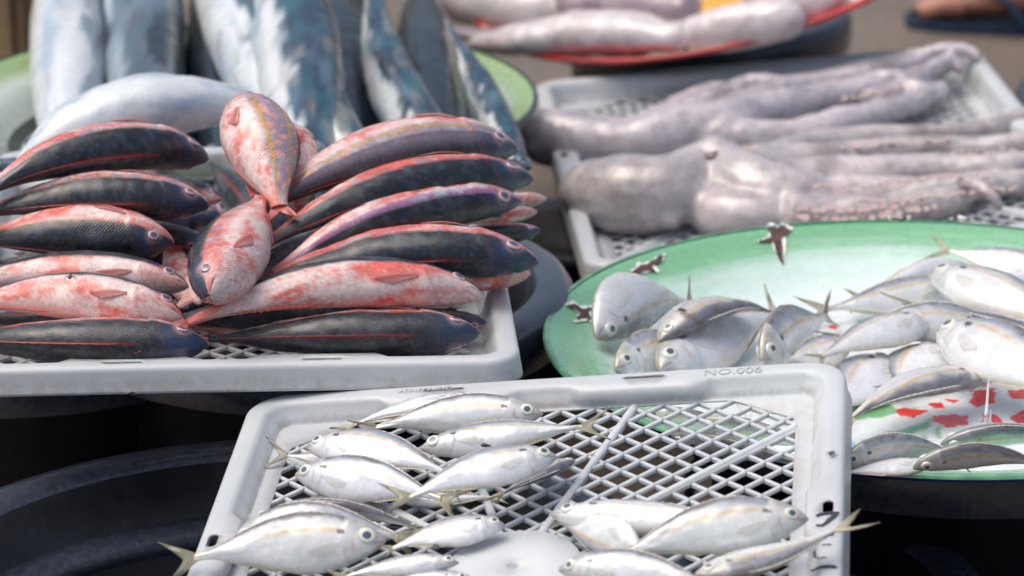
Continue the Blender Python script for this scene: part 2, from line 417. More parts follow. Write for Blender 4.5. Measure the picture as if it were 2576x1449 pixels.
    def bar(p0, p1, w, zt, th):
        dx, dy = p1[0]-p0[0], p1[1]-p0[1]; l = math.hypot(dx, dy); nx, ny = -dy/l*w/2, dx/l*w/2
        k0 = len(LV); ch = w*.22
        for (x, y) in (p0, p1):
            ax, ay = nx*(1-ch/w*2), ny*(1-ch/w*2)
            LV.extend([(x-nx, y-ny, zt-th), (x+nx, y+ny, zt-th), (x+nx, y+ny, zt-ch), (x+ax, y+ay, zt), (x-ax, y-ay, zt), (x-nx, y-ny, zt-ch)])
        for i in range(6): LF.append((k0+i, k0+(i+1) % 6, k0+6+(i+1) % 6, k0+6+i))
        LF.append(tuple(range(k0+5, k0-1, -1))); LF.append(tuple(range(k0+6, k0+12)))
    pa, pb = .0256, .0236
    for fam, (dx, dy) in enumerate(((pa, pb), (-pa, pb))):
        l = math.hypot(dx, dy); ux, uy = dx/l, dy/l
        for k in range(-40, 41):
            px = k*pa + rnd.uniform(-.0004, .0004)
            c = clip(px, 0, ux, uy)
            if c: bar((px+ux*(c[0]-.003), uy*(c[0]-.003)), (px+ux*(c[1]+.003), uy*(c[1]+.003)), .0030, fl-.0003-fam*.0006, .0032)
    for ax, ay in [(hx, hy*.80), (-hx, hy*.80), (hx, -hy*.80), (-hx, -hy*.80), (hx*.36, hy), (-hx*.36, hy), (hx*.36, -hy), (-hx*.36, -hy)]:
        bar((0, 0), (ax*1.002, ay*1.002), .0058, fl+.0010+.0001*(ax > 0), .0052)
    mesh_obj('mesh_floor', LV, LF, M_PLASTIC, o, smooth=False, world=False)
    # pressed hub with a sunburst
    hv, hf = [], []; ns = 96; rs = [.0035, .0045, .026, .046, .048]
    for i, r in enumerate(rs):
        for k in range(ns):
            a = 2*math.pi*k/ns; z = fl+.0026 + (.0008 if (k % 2 == 0 and 0 < i < 4) else 0) - (.0035 if i in (0, 4) else 0)
            hv.append((r*math.cos(a), r*math.sin(a), z))
    mesh_obj('hub', hv, grid_faces(len(rs), ns, True), M_PLASTIC, o, world=False)
    return o
T_FRONT = tray(F_FRONT, .45, .50, 'white plastic mesh tray in front, tilted, holding loose groups of small silver fish', .0006, 1)
# keep the solved far edge while the tray is a little longer than it is seen
_fe = F_FRONT.M @ np.array([0, .2156, 0]); _fe2 = F_FRONT.M @ np.array([0, .25, 0])
# (hub position: shift the tray so its far edge stays where it was measured)
T_FRONT.location = Vector(F_FRONT.T + _fe - _fe2)
T_FUS = tray(F_FUS, .45, .60, 'white plastic mesh tray piled with red and dark fusilier fish', .0010, 2)
T_OCT = tray(F_OCT, .4974, .6523, 'white plastic mesh tray at the back right with two octopuses on it', .0006, 3)

# ------------------------------------------------------------------ enamel dishes
def dish(F, Rr, depth, label, name, colf, under, seg=360, nr=110, group=None, blue=(.01, .02, .22)):
    o = empty(name, None, label, 'plate', group, F.matrix())
    rr = np.linspace(Rr-.0015, .001, nr)
    def zf(r):
        q = r/Rr
        z = -depth + 0*q
        wall = sstep(.70, .90, q)*(depth*.72); lip = sstep(.88, 1.0, q)*(depth*.28)
        return z + wall + lip
    prof = [(r, zf(r)) for r in rr]
    prof = [(Rr-.0030, -.0012), (Rr-.0006, .0006)] + prof[1:]
    F.dish = (Rr, zf)
    lathe('dish_surface', prof, M_ENAMEL, o, seg, colf)
    e = [(Rr-.0030, -.0014), (Rr-.0018, -.0048), (Rr+.0006, -.0044), (Rr+.0016, -.0020), (Rr+.0010, .0004), (Rr-.0012, .0012), (Rr-.0034, .0010)]
    lathe('rolled_edge', e[:4] if len(under) > 2 else e, under[0], o, seg)
    if len(under) > 2: lathe('rim_lip', e[3:], under[2], o, seg)
    lathe('underside', [(.001, -depth-.0025)] + [(r, zf(r)-.0025) for r in rr[::-6]] + [(Rr-.0030, -.0035)], under[1], o, 128)
    return o
M_GLIP = simple('green_lip', (.13, .36, .20), .25, .4, 60, .35); M_BLUE = simple('cobalt_edge', (.012, .022, .20), .25, .5, 120, .3); M_UNDER = simple('dark_enamel_underside', (.05, .06, .07), .3, .3, 40, .3)
M_REDRIM = simple('red_edge', (.45, .03, .03), .3, .4, 9, .6); M_DKRIM = simple('dark_green_edge', (.02, .035, .03), .35, .3, 120, .3); M_GREYUND = simple('grey_green_underside', (.16, .17, .14), .45, .1, 30, .3)
_pl = F_PLATE
def poly_in(px, poly):
    x, y = px[:, 0], px[:, 1]; c = np.zeros(len(px), bool); n = len(poly)
    for i in range(n):
        (x0, y0), (x1, y1) = poly[i], poly[(i+1) % n]
        m = ((y0 > y) != (y1 > y)) & (x < (x1-x0)*(y-y0)/(y1-y0+1e-12)+x0); c ^= m
    return c
def proj(P):
    dd = P-CAM; z = dd @ FW; return np.stack([1288+FPX*(dd @ RT)/z, 724.5-FPX*(dd @ UP)/z], -1)
RED_MARKS = [[(2258, 1030), (2300, 1028), (2335, 1036), (2300, 1050), (2262, 1048)], [(2345, 1046), (2400, 1048), (2430, 1048), (2432, 1068), (2390, 1072), (2345, 1060)],
 [(2455, 982), (2502, 975), (2510, 1014), (2460, 1022), (2446, 1008)], [(2536, 982), (2600, 980), (2620, 1000), (2548, 1008)], [(2470, 1045), (2500, 1042), (2525, 1062), (2470, 1064)],
 [(2545, 1045), (2600, 1025), (2620, 1055), (2560, 1062)], [(2330, 1018), (2362, 1012), (2382, 1028), (2352, 1028)], [(2380, 1000), (2425, 1005), (2400, 1014)], [(2085, 818), (2110, 818), (2104, 828), (2088, 826)],
 [(2490, 850), (2580, 845), (2600, 880), (2520, 872)], [(2420, 965), (2470, 952), (2480, 970), (2440, 985)]]
def plate_col(V):
    P = V @ F_PLATE.M.T + F_PLATE.T
    r = np.hypot(V[:, 0], V[:, 1])/.312; a = np.arctan2(V[:, 1], V[:, 0])
    nz = fbm(5, 4., P); nz2 = fbm(9, 12., P); ring = Noise(3, 1.)(np.stack([r*22, np.cos(a)*.5, np.sin(a)*.5], 1))
    c = np.tile([.80, .88, .87], (len(V), 1))
    c = mix(c, [.66, .85, .78], sstep(.60, .84, r+.03*nz))
    c = mix(c, [.09, .39, .13], sstep(.79, .94, r+.03*nz+.02*ring)*.80)
    c = mix(c, [.34, .66, .42], sstep(.3, 1.3, ring+.4*nz2)*sstep(.78, .84, r)*.5)
    c = mix(c, [.20, .50, .30], sstep(.95, .98, r)*.6)
    c = mix(c, [.05, .33, .10], sstep(.6, 1.6, ring-.3*nz)*sstep(.76, .84, r)*.6)
    # printed decoration in the middle
    px = proj(P)
    px = px + np.stack([fbm(21, 14., P)*7+fbm(41, 55., P)*3.5, fbm(31, 14., P)*4.+fbm(51, 55., P)*2.], 1)
    def soft(polys, amt):
        k = np.zeros(len(px))
        for dx, dy in ((0, 0), (amt, 0), (-amt, 0), (0, amt*.4), (0, -amt*.4)):
            for pl in polys: k = np.maximum(k, 0); k += poly_in(px+[dx, dy], pl)*.2
        return np.clip(k, 0, 1)
    c = mix(c, [.80, .84, .85], sstep(.62, .5, r)*.8)
    green = [[(2130, 1010), (2200, 985), (2262, 1030), (2330, 1020), (2240, 1045), (2150, 1058)], [(2165, 1110), (2260, 1085), (2350, 1048), (2335, 1075), (2260, 1105), (2190, 1125)], [(2350, 1080), (2372, 1062), (2370, 1100), (2355, 1104)],
             [(2155, 805), (2215, 800), (2225, 812), (2160, 818)], [(2510, 900), (2590, 895), (2600, 925), (2540, 915)], [(2310, 1110), (2330, 1092), (2328, 1112)]]
    c = mix(c, [.10, .42, .13], soft(green, 7)*.85)
    c = mix(c, [.15, .50, .75], soft([[(2125, 1105), (2150, 1115), (2145, 1128), (2120, 1130)], [(2445, 885), (2600, 850), (2600, 885), (2500, 900)], [(2350, 1128), (2400, 1100), (2420, 1125)]], 9)*.8)
    k = soft(RED_MARKS, 3); c = mix(c, [.86, .008, .004], np.clip(k*1.8, 0, 1))
    c = mix(c, [.80, .16, .16], k*sstep(.1, .9, nz2)*.15)
    return c
T_PLATE = dish(F_PLATE, .312, .036, 'round green and white enamel plate with chipped rim and red marks in its middle', 'enamel_plate', plate_col, (M_BLUE, M_UNDER, M_GLIP), 900, 230, 'enamel dishes of seafood')
def on_plate(x, y, up=.0006):
    Rr, zf = F_PLATE.dish; w = 0
    for _ in range(30):
        P = F_PLATE.at(x, y, w); l = F_PLATE.local(P); r = min(math.hypot(l[0], l[1]), Rr); w = .5*w+.5*(float(zf(np.array(r)))+up)
    return F_PLATE.at(x, y, w)
def chip(outline, seed):
    rnd = random.Random(seed); 
    c = np.mean(outline, 0); pts = []
    n = len(outline)
    for i in range(n):
        a, b_ = np.array(outline[i], float), np.array(outline[(i+1) % n], float)
        for k in range(5):
            p = a+(b_-a)*k/5; p = p+np.array([rnd.uniform(-1, 1), rnd.uniform(-1, 1)])*2.2; pts.append(p)
    pts = np.array(pts)
    for nm, sc, mt, up in (('chip_halo', 1.0, M_CHIPW, .0013), ('rust_chip', None, M_RUST, .0020)):
        q = c+(pts-c)*1.0
        if sc is None:
            q = pts.copy()
        else:
            q = pts+(pts-c)/np.linalg.norm(pts-c, axis=1)[:, None]*np.array([[rnd.uniform(2.5, 13)] for _ in pts])
        V = [on_plate(*p, up) for p in q] + [on_plate(*c, up)]; m_ = len(q)
        mesh_obj(nm, V, [(i, (i+1) % m_, m_) for i in range(m_)], mt, T_PLATE, smooth=False)
chip([(1930, 572), (1975, 570), (1990, 578), (1968, 598), (1968, 640), (1970, 668), (1955, 640), (1945, 608), (1905, 606), (1940, 596)], 1)
chip([(1575, 692), (1610, 668), (1645, 655), (1668, 640), (1662, 656), (1640, 668), (1650, 684), (1620, 680), (1570, 706), (1552, 712)], 2)
chip([(1425, 768), (1445, 764), (1470, 778), (1495, 770), (1480, 788), (1492, 806), (1472, 800), (1450, 802), (1462, 784)], 3)
chip([(2238, 547), (2285, 546), (2280, 551), (2245, 552)], 4)
chip([(2395, 549), (2440, 549), (2430, 553)], 5)
def chip_front(x):   # chips on the near edge show as rust spots on the blue line
    pass
# green bowl with the big fish
def bowl_col(V):
    r = np.hypot(V[:, 0], V[:, 1])/.30; c = np.tile([.62, .70, .68], (len(V), 1))
    c = mix(c, [.32, .47, .20], sstep(.86, .95, r)); return c
T_BOWL = dish(F_BOWL, .30, .055, 'pale green enamel bowl at the back left filled with large silver blue fish', 'enamel_bowl', bowl_col, (M_DKRIM, M_UNDER), 180, 60, 'enamel dishes of seafood')
def squid_col(V):
    P = V*1.; r = np.hypot(V[:, 0], V[:, 1])/.3133; nz = fbm(77, 7., P)
    c = np.tile([.75, .70, .62], (len(V), 1)); c = mix(c, [.80, .40, .04], sstep(.1, .5, nz)*sstep(.85, .6, r))
    c = mix(c, [.62, .03, .03], sstep(.93, .97, r+.02*nz)*sstep(-.6, .1, nz))
    px = proj(V @ F_SQUID.M.T + F_SQUID.T)+np.stack([nz*8, nz*5], 1)
    c = mix(c, [.80, .42, .04], poly_in(px, [(1735, -20), (1915, -20), (1905, 40), (1850, 62), (1750, 52)])*1.); c = mix(c, [.70, .05, .03], poly_in(px, [(1660, 40), (1750, 30), (1775, 75), (1690, 90)])*1.); return c
T_SQ = dish(F_SQUID, .3133, .04, 'red rimmed enamel tray tipped to one side and holding pale squid', 'enamel_tray', squid_col, (M_REDRIM, M_GREYUND), 240, 80, 'enamel dishes of seafood')

# ------------------------------------------------------------------ fish
PROF = {
 'scad': dict(t=[0, .012, .05, .11, .2, .32, .45, .6, .75, .88, .95, 1], top=[.004, .022, .058, .092, .125, .148, .152, .128, .080, .034, .022, .021],
              bot=[.004, .022, .052, .088, .130, .160, .160, .122, .070, .030, .020, .021], w=[.003, .018, .036, .052, .066, .070, .066, .052, .034, .018, .012, .008]),
 'fusilier': dict(t=[0, .012, .05, .11, .2, .32, .45, .6, .75, .88, .95, 1], top=[.004, .020, .048, .076, .100, .115, .117, .103, .074, .042, .030, .028],
              bot=[.004, .018, .045, .072, .098, .112, .113, .096, .066, .037, .027, .026], w=[.003, .018, .042, .060, .076, .083, .082, .070, .048, .024, .015, .010]),
 'mackerel': dict(t=[0, .012, .05, .11, .2, .32, .45, .6, .75, .88, .95, 1], top=[.003, .012, .032, .055, .078, .095, .098, .082, .052, .022, .012, .012],
              bot=[.003, .012, .030, .055, .080, .098, .100, .082, .050, .020, .012, .012], w=[.003, .012, .026, .044, .062, .074, .075, .062, .040, .018, .010, .008]),
}
EYE_DEF = {'scad': (.090, 72, .041), 'fusilier': (.092, 66, .024), 'mackerel': (.07, 70, .016)}
def fish_colors(kind, T, H, W, P, rng, var):
    """T along, H height fraction -1..1 (1 = back), W side sign, P body-space position / L"""
    s = rng.randint(1, 9999)
    n1 = fbm(s, 5., P); n2 = fbm(s+40, 12., P); n3 = fbm(s+80, 30., P)
    stretch = fbm(s+7, 9., P*np.array([.35, 1., 1.]))
    if kind == 'scad':
        c = np.tile([.82, .85, .86], (len(T), 1))
        c = mix(c, [.80, .87, .93], sstep(.0, 1., n1)*.45)
        c = mix(c, [.86, .80, .84], sstep(.4, 1.2, n2)*.22)
        c = mix(c, [.27, .30, .36], sstep(.36, .72, H+.05*n1)*.85)          # blue grey back
        c = mix(c, [.15, .14, .13], sstep(.74, .99, H+.08*n2)*.85)
        st = np.exp(-((H-.40-.02*n2)/.085)**2)*sstep(.17, .26, T)*(.75+.25*np.clip(n2, -1, 1))   # yellow stripe
        c = mix(c, [.64, .46, .22], np.clip(st, 0, 1)*.95)
        c = mix(c, [.66, .54, .34], np.exp(-((H+.93)/.10)**2)*.4*sstep(.2, .5, T))
        # head: transparent greyish snout, golden cheek, pinkish mouth
        c = mix(c, [.66, .68, .68], sstep(.21, .19, T)*.55)
        c = mix(c, [.92, .93, .93], sstep(.4, 1., n2)*sstep(.21, .19, T)*.7)
        c = mix(c, [.40, .37, .36], sstep(.085, .02, T)*.75)
        c = mix(c, [.34, .36, .34], sstep(.15, .8, H)*sstep(.2, .14, T)*.6)
        c = mix(c, [.58, .34, .32], sstep(.03, .0, T)*.5*sstep(-.3, .6, n1+.3))
        c = mix(c, [.60, .56, .40], sstep(.22, .14, T)*sstep(.25, .7, H)*sstep(0, .8, n2+.3)*.6)
        tg = .215-.045*H*H
        c = mix(c, [.60, .42, .40], np.exp(-((T-(tg-.055))/.006)**2)*sstep(.5, -.1, H)*sstep(-.8, -.2, H)*.85)
        c = mix(c, [.55, .57, .60], np.exp(-((T-tg)/.0045)**2)*.8)
        spot = ((T-.220)/.023)**2+((H-.36)/.13)**2 + .35*n3
        c = mix(c, [.03, .035, .06], sstep(1.2, .6, spot)*.92)
        mo = np.exp(-((H+.08+T*3.0)/.07)**2)*sstep(.062, .05, T); c = mix(c, [.20, .13, .13], mo*.9)
        c = mix(c, [.55, .46, .20], sstep(.93, 1., T)*.6)
        c = mix(c, [.50, .45, .36], sstep(.93, .99, np.abs(H))*.35)
        c = mix(c, [.55, .60, .66], np.exp(-((H-.02*n1-.1*sstep(.5, .3, T))/.02)**2)*.25*sstep(.25, .4, T))
        if var.get('brown'):
            q = var['brown']; c = mix(c, [.36, .32, .30], np.full(len(T), .45*q)*sstep(-.9, .2, H+.3)); c = mix(c, [.11, .12, .17], sstep(.45, .75, H+.1*n1)*.8*q); c = mix(c, [.13, .095, .07], sstep(.3, 1., n1+.5*n2)*sstep(.2, .5, H)*.7*q)
            c = mix(c, [.62, .44, .18], np.exp(-((H-.42)/.07)**2)*sstep(.1, .3, T)*.7)
        my = np.sin((T+.10*np.abs(H-.1)+.004*n1)*210)*sstep(.28, .4, T)*sstep(.9, .75, T)*sstep(.35, .1, np.abs(H-.05)+.1*n2)
        c *= (1+.045*my)[:, None]
        c *= rng.uniform(.90, 1.04); c *= np.array([1, rng.uniform(.985, 1.005), rng.uniform(.95, 1.01)])
        c *= (1+.05*stretch)[:, None]
    elif kind == 'fusilier':
        dark = np.array([.014, .017, .021]); dk2 = np.array([.050, .058, .075])
        pink = np.array([.88, .40, .34]); red = np.array([.66, .07, .05]); wht = np.array([.92, .74, .71]); lav = np.array([.36, .30, .38])
        c = np.tile(wht, (len(T), 1))
        Ps = P*np.array([.4, 1., 1.]); f1 = fbm(s+500, 6., Ps); f2 = fbm(s+540, 22., Ps*np.array([1.5, 1, 1])); f3 = fbm(s+580, 60., P)
        bl = sstep(-.45, 1.1, f1*.9+.35*n1+.35*f2+.3*f3+var.get('red', 0)*1.4-.1)
        c = mix(c, [.82, .11, .075], bl*.92); c = mix(c, pink, sstep(-.6, 1.2, n2+.4*f3)*.22)
        c = mix(c, red, sstep(.86, .97, T)*.8)
        c = mix(c, [.72, .62, .62], sstep(.25, .16, T)*sstep(.2, -.4, H)*.5)
        fl_ = sstep(-.05, .16, H+.03*n2)                               # flank
        side = mix(np.tile(lav, (len(T), 1)), pink, sstep(-.5, .8, n2+var.get('fp', .3)))
        side = mix(side, red, sstep(.1, .9, n1+.3*n3+var.get('fr', .1))*.75)
        side = mix(side, [.45, .50, .58], sstep(.5, 1.2, fbm(s+200, 8., P))*.6)
        if var.get('purple'): side = mix(np.tile([.34, .17, .36], (len(T), 1)), [.50, .60, .72], sstep(-.2, .8, n2)*sstep(.6, .25, T))
        c = mix(c, side, fl_*(0 if var.get('pale') else 1))
        edge = var.get('edge', .30)
        bk = sstep(edge, edge+.05, H+.015*n2)
        bcol = mix(np.tile(dark, (len(T), 1)), dk2*.8, sstep(-.2, 1., n2+.3*n1))
        bcol = mix(bcol, [.05, .10, .17], sstep(.4, 1.1, n3)*.5)
        bcol = mix(bcol, lav*.62, var.get('lav', 0)*sstep(.97, .6, H))
        bcol = mix(bcol, [.03, .055, .13], sstep(.20, .12, T)*.7)
        c = mix(c, bcol, bk)
        c = mix(c, [.085, .085, .02], np.exp(-((H-edge-.045)/.035)**2)*sstep(.12, .3, T)*.85)
        if var.get('yellow'):
            for hy in ((.22, .80) if var['yellow'] > 1 else (.24,)):
                c = mix(c, [.62, .36, .005], np.exp(-((H-hy-.012*n2)/(.05 if hy < .5 else .035))**4)*sstep(.16, .24, T)*.95)
        c = mix(c, red*.75, np.exp(-((H-1)/.0035)**2)*sstep(.22, .3, T)*.55)
        c = mix(c, red, np.exp(-((T-.205+.05*H*H)/.004)**2)*.3*(1-.6*bk))       # gill edge
        mo = np.exp(-((H+.02+T*2.0)/.09)**2)*sstep(.055, .045, T); c = mix(c, [.16, .05, .05], mo*.8)
        c = mix(c, [.62, .40, .40], np.exp(-(((T-.092)/.034)**2+((H-.42)/.40)**2)**2)*.75)   # around the eye
        c = mix(c, red*.8, sstep(.5, 1., n3+.2*n2)*sstep(.25, .1, T)*.4*(1-bk))
    else:
        c = np.tile([.74, .80, .82], (len(T), 1))
        c = mix(c, [.30, .44, .60], sstep(-.2, .9, stretch+.4*n2)*.55)
        c = mix(c, [.90, .92, .92], sstep(.2, .9, fbm(s+600, 6., P*np.array([.3, 1, 1])))*.6)
        bk = sstep(var.get('edge', .25)+.1, var.get('edge', .25)+.3, H+.16*n2+.10*n1)
        bc = mix(np.tile([.02, .045, .08], (len(T), 1)), [.02, .11, .14], sstep(-.2, .8, n2))
        bc = mix(bc, [.20, .30, .40], sstep(.3, 1., n1)*.3)
        c = mix(c, bc, bk*min(1., var.get('bk', .95)+.12))
        c = mix(c, [.25, .34, .46], sstep(.55, 1.1, stretch)*.3)
        c = mix(c, [.02, .03, .04], sstep(.6, 1.0, fbm(s+300, 6., P*np.array([.8, 1., 1.])))*var.get('spots', .6))
        c = mix(c, [.72, .66, .50], sstep(.5, 1.3, fbm(s+400, 6., P))*.25)
        if var.get('dark'): c = mix(c, [.012, .02, .03], np.full(len(T), .85))  # shade of the gaps in the bowl, put into the filler fish's colour
    return c
FISH_N = [0]
def fish(kind, F, nose, tail, phi, label, lift=0, w=None, bend=0, bendc=0, dep=1., wid=1., tailrot=0., tl=1., group=None, var={}, fins=True, tend=1., fork=1., name=None, pect=True, dorsal=True, wpx=None, tspread=1.):
    FISH_N[0] += 1; rng = random.Random(FISH_N[0]*77+5); phi = R(phi)
    pr = PROF[kind]
    if not isinstance(lift, tuple): lift = (lift, lift)
    wn_, wt_ = (w if isinstance(w, tuple) else (w, w)) if w is not None else (F.floor+.02, F.floor+.02)
    if kind == 'scad': dep *= .94
    for it in range(3):
        A = F.at(*nose, wn_+lift[0]); B = F.at(*tail, wt_+lift[1])
        L = np.linalg.norm(A-B); X = (A-B)/L; mid = (A+B)/2
        Cm = CAM-mid; Cm -= X*(Cm @ X); Cm /= np.linalg.norm(Cm)
        V = np.cross(Cm, X)
        if X[0] < 0: V = -V
        D0 = math.cos(phi)*V+math.sin(phi)*Cm; S0 = np.cross(D0, X)
        if wpx:
            a_, b_ = {'scad': (.156, .070), 'fusilier': (.116, .083*1.12), 'mackerel': (.098, .075*1.12)}[kind]
            vis = math.sqrt((a_*math.cos(phi))**2+(b_*math.sin(phi))**2)
            dep = wpx/FPX*np.linalg.norm(CAM-mid)/2/(L*vis); wid = dep*(1.12 if kind != 'scad' else 1.)
        if w is None:
            hd = .15*dep*L; hw = .066*wid*L
            ext = math.sqrt((hd*(D0 @ F.n))**2+(hw*(S0 @ F.n))**2)
            def flo(Q):
                if not hasattr(F, 'dish'): return F.floor
                l = F.local(Q); return float(F.dish[1](np.array(min(math.hypot(l[0], l[1]), F.dish[0]))))
            wn_ = (flo(A)*.5+flo(mid)*.5)+ext*.72; wt_ = (flo(B)*.5+flo(mid)*.5)+ext*.62
    def spine(t):
        t = np.asarray(t, float)
        return A+(B-A)*t[..., None]+(4*t*(1-t))[..., None]*L*(bend*V+bendc*Cm)
    def frame(t):
        t = np.asarray(t, float); e = 1e-3
        tg = spine(t-e)-spine(t+e); tg /= np.linalg.norm(tg, axis=-1)[..., None]
        D = D0-tg*(tg @ D0)[..., None]; D /= np.linalg.norm(D, axis=-1)[..., None]
        return tg, D, np.cross(D, tg)
    def surf(t, th, out=0.):
        t = np.asarray(t, float); th = np.asarray(th, float)
        tg, D, S = frame(t); c, sn = np.cos(th), np.sin(th)
        top = smooth_prof(pr['t'], pr['top'], t)*dep; bot = smooth_prof(pr['t'], pr['bot'], t)*dep; ww = smooth_prof(pr['t'], pr['w'], t)*wid
        h = np.where(c > 0, top, bot)*c
        p = 1.12 if kind == 'scad' else 1.0
        wx = ww*np.sign(sn)*np.abs(sn)**p
        # widest above the belly, narrow keel; gill cover stands proud and steps down behind
        H = c; tgl = .215-.045*H*H
        gill = sstep(.06, .17, t)*(1-sstep(0, .010, t-tgl))*(np.abs(sn)**1.5)*.07
        mouth = -.10*np.exp(-((H+.06+t*2.6)/.10)**2)*sstep(.06, .045, t)*np.abs(sn)
        eyeh = -.05*np.exp(-((t-EYE_DEF[kind][0])/.03)**2-((H-.36)/.25)**2)
        wx = wx*(1+gill+mouth+eyeh)
        return spine(t)+D*(h*L)[..., None]+S*((wx+np.sign(sn)*out/L*np.abs(sn))*L)[..., None] + D*(np.sign(h)*out*np.abs(c))[..., None]
    root = empty({'scad': 'silver_scad', 'fusilier': 'fusilier_fish', 'mackerel': 'mackerel'}[kind] if not name else name, A*.5+B*.5, label, 'fish', group)
    nt_, na = (100, 60) if kind != 'mackerel' else (60, 36)
    t = np.linspace(0, 1, nt_)**1.25*tend; th = np.linspace(0, 2*math.pi, na, endpoint=False)
    TT, TH = np.meshgrid(t, th, indexing='ij'); TT, TH = TT.ravel(), TH.ravel()
    VV = surf(TT, TH)
    Pb = np.stack([TT, np.sin(TH)*.07, np.cos(TH)*.14], 1)+rng.random()*5
    # seeds and slow waviness so no two flanks are the same
    _, Dd, Sd = frame(TT)
    VV = VV+Sd*(fbm(FISH_N[0], 3.5, Pb)*.0035*L*np.sin(TH)*sstep(.2, .35, TT))[:, None]
    col = fish_colors(kind, TT, np.cos(TH), np.sign(np.sin(TH)), Pb, rng, var)
    sc = {'scad': 190, 'fusilier': 105, 'mackerel': 200}[kind]
    sc = {'scad': L/.0012, 'fusilier': L/.0019, 'mackerel': L/.002}[kind]
    arc = np.where(TH > math.pi, 2*math.pi-TH, TH)
    uv = np.stack([TT*sc, arc*.11*sc*.9], 1)
    Fc = grid_faces(nt_, na, True)
    Fc.append(tuple(range(na-1, -1, -1))); Fc.append(tuple((nt_-1)*na+k for k in range(na)))
    body = mesh_obj('body', VV, Fc, {'scad': M_SCAD, 'fusilier': M_FUS, 'mackerel': M_MACK}[kind], root, col=col, uv=uv)
    # flip if inside out
    # eyes
    te, the, re = EYE_DEF[kind]; re = re*L*(.9+.2*rng.random()); the = R(the)
    for sd in (1, -1):
        th0 = sd*the
        p0 = surf(te, th0); du = surf(te+.01, th0)-surf(te-.01, th0); dv = surf(te, th0+.05*sd)-surf(te, th0-.05*sd)
        nrm = np.cross(du, dv); nrm /= np.linalg.norm(nrm); cen = spine(np.array(te)); 
        if nrm @ (p0-cen) < 0: nrm = -nrm
        nrm = nrm*.75+frame(np.array(te))[2]*sd*.35*(1 if (frame(np.array(te))[2]*sd) @ (p0-cen) > 0 else -1); nrm /= np.linalg.norm(nrm)
        u_ = du/np.linalg.norm(du); u_ -= nrm*(u_ @ nrm); u_ /= np.linalg.norm(u_); v_ = np.cross(nrm, u_)
        rho = np.array([0.001, .15, .3, .38, .44, .5, .6, .7, .78, .86, .93, 1., 1.06]); na2 = 28; a = np.linspace(0, 2*math.pi, na2, endpoint=False)
        hgt = np.where(rho < .8, .30*np.sqrt(np.clip(1-(rho/1.0)**2, 0, 1))+.02, .30*np.sqrt(np.clip(1-(rho)**2, 0, 1))+.02); hgt[-1] = -.25; hgt[-2] = -.02
        E = []; Ce = []
        if kind == 'scad': cs = [(.40, (.07, .11, .16)), (.45, (.10, .12, .13)), (.78, (.74, .74, .64)), (.90, (.55, .52, .40)), (2, (.68, .70, .70))]
        elif kind == 'fusilier': cs = [(.5, (.06, .08, .15)), (.56, (.03, .03, .05)), (.72, (.50, .20, .20)), (.93, (.55, .42, .45)), (2, (.18, .12, .16))]
        else: cs = [(.6, (.01, .012, .015)), (2, (.16, .20, .22))]
        for r_, h_ in zip(rho, hgt):
            for aa in a:
                E.append(p0+(u_*math.cos(aa)*1.08+v_*math.sin(aa)*.95)*r_*re+nrm*(h_*re)); Ce.append(next(c_ for q, c_ in cs if r_ <= q))
        mesh_obj('eye', E, grid_faces(len(rho), na2, True), M_EYE, root, col=np.array(Ce))
    if not fins: return root
    # tail fin
    Lf = {'scad': .195, 'fusilier': .26, 'mackerel': .2}[kind]*L*tl; tg, Dn, Sn = frame(np.array(1.))
    ct, st_ = math.cos(R(tailrot)), math.sin(R(tailrot)); back = -tg*ct+Dn*st_; upv = Dn*ct+tg*st_
    nu, nv = 16, 41; Vf, Cf = [], []; p1 = spine(np.array(1.))-(-tg)*L*.012
    base_h = .022*L*dep
    ph = rng.random()*6
    for i in range(nu):
        u = i/(nu-1)
        for j in range(nv):
            v = j/(nv-1)*2-1; fray = 1+.09*math.sin(v*37+ph)*math.sin(v*91+ph*2)
            ln = Lf*(.34+.66*abs(v)**(1.2*fork))*(fray if u > .5 else 1)
            sp = base_h*v+(Lf*.56*tspread*v)*(u**.95)*.92
            x = ln*u
            Vf.append(p1+back*x+upv*sp+Sn*(Lf*.05*math.sin(u*3+v*2+ph)*u+(.0004 if j % 2 else -.0004)))
            if kind == 'scad': c_ = np.array([.76, .72, .50])*(1-.25*u)+np.array([.0, .0, .02]); c_ = c_*(1-.45*(u > .85)*rng.random())*(1.08 if j % 2 else .80)
            elif kind == 'fusilier': c_ = np.array([.58, .13, .11])*(1.2 if j % 2 else .85)*(1-.25*u)
            else: c_ = np.array([.10, .14, .16])*(1 if j % 2 else .8)
            Cf.append(c_)
    tf = mesh_obj('tail_fin', Vf, grid_faces(nu, nv), M_FIN if kind == 'scad' else M_FIN2, root, col=np.array(Cf))
    so = tf.modifiers.new('thick', 'SOLIDIFY'); so.thickness = .0006; so.offset = 0
    # dorsal and anal fins: low folded ridges
    def ridge(nm, t0, t1, th0, hgt, cc, lean):
        n_ = 46; Vr, Cr = [], []
        for k in range(n_):
            q = k/(n_-1); tt = t0+(t1-t0)*q; p = surf(tt, th0); tgk, Dk, Sk = frame(np.array(tt)); up_ = Dk*math.cos(th0)
            hh = hgt*L*(sstep(0, .10, q)*sstep(1.02, .6, q)*.9+.1)*(1+.18*math.sin(k*1.7+ph)+.1*math.sin(k*4.1)) 
            for m_, f_ in enumerate((-.15, .5, 1.)):
                Vr.append(p+up_*hh*f_*.8+Sk*lean*hh*f_*f_+tgk*(-hh*.4*f_)); Cr.append(np.array(cc)*(1.1 if k % 3 else .75))
        r_ = mesh_obj(nm, Vr, grid_faces(n_, 3), M_FIN2, root, col=np.array(Cr)); s_ = r_.modifiers.new('thick', 'SOLIDIFY'); s_.thickness = .0007; s_.offset = 0
    ln_ = rng.choice((-1, 1))*.9
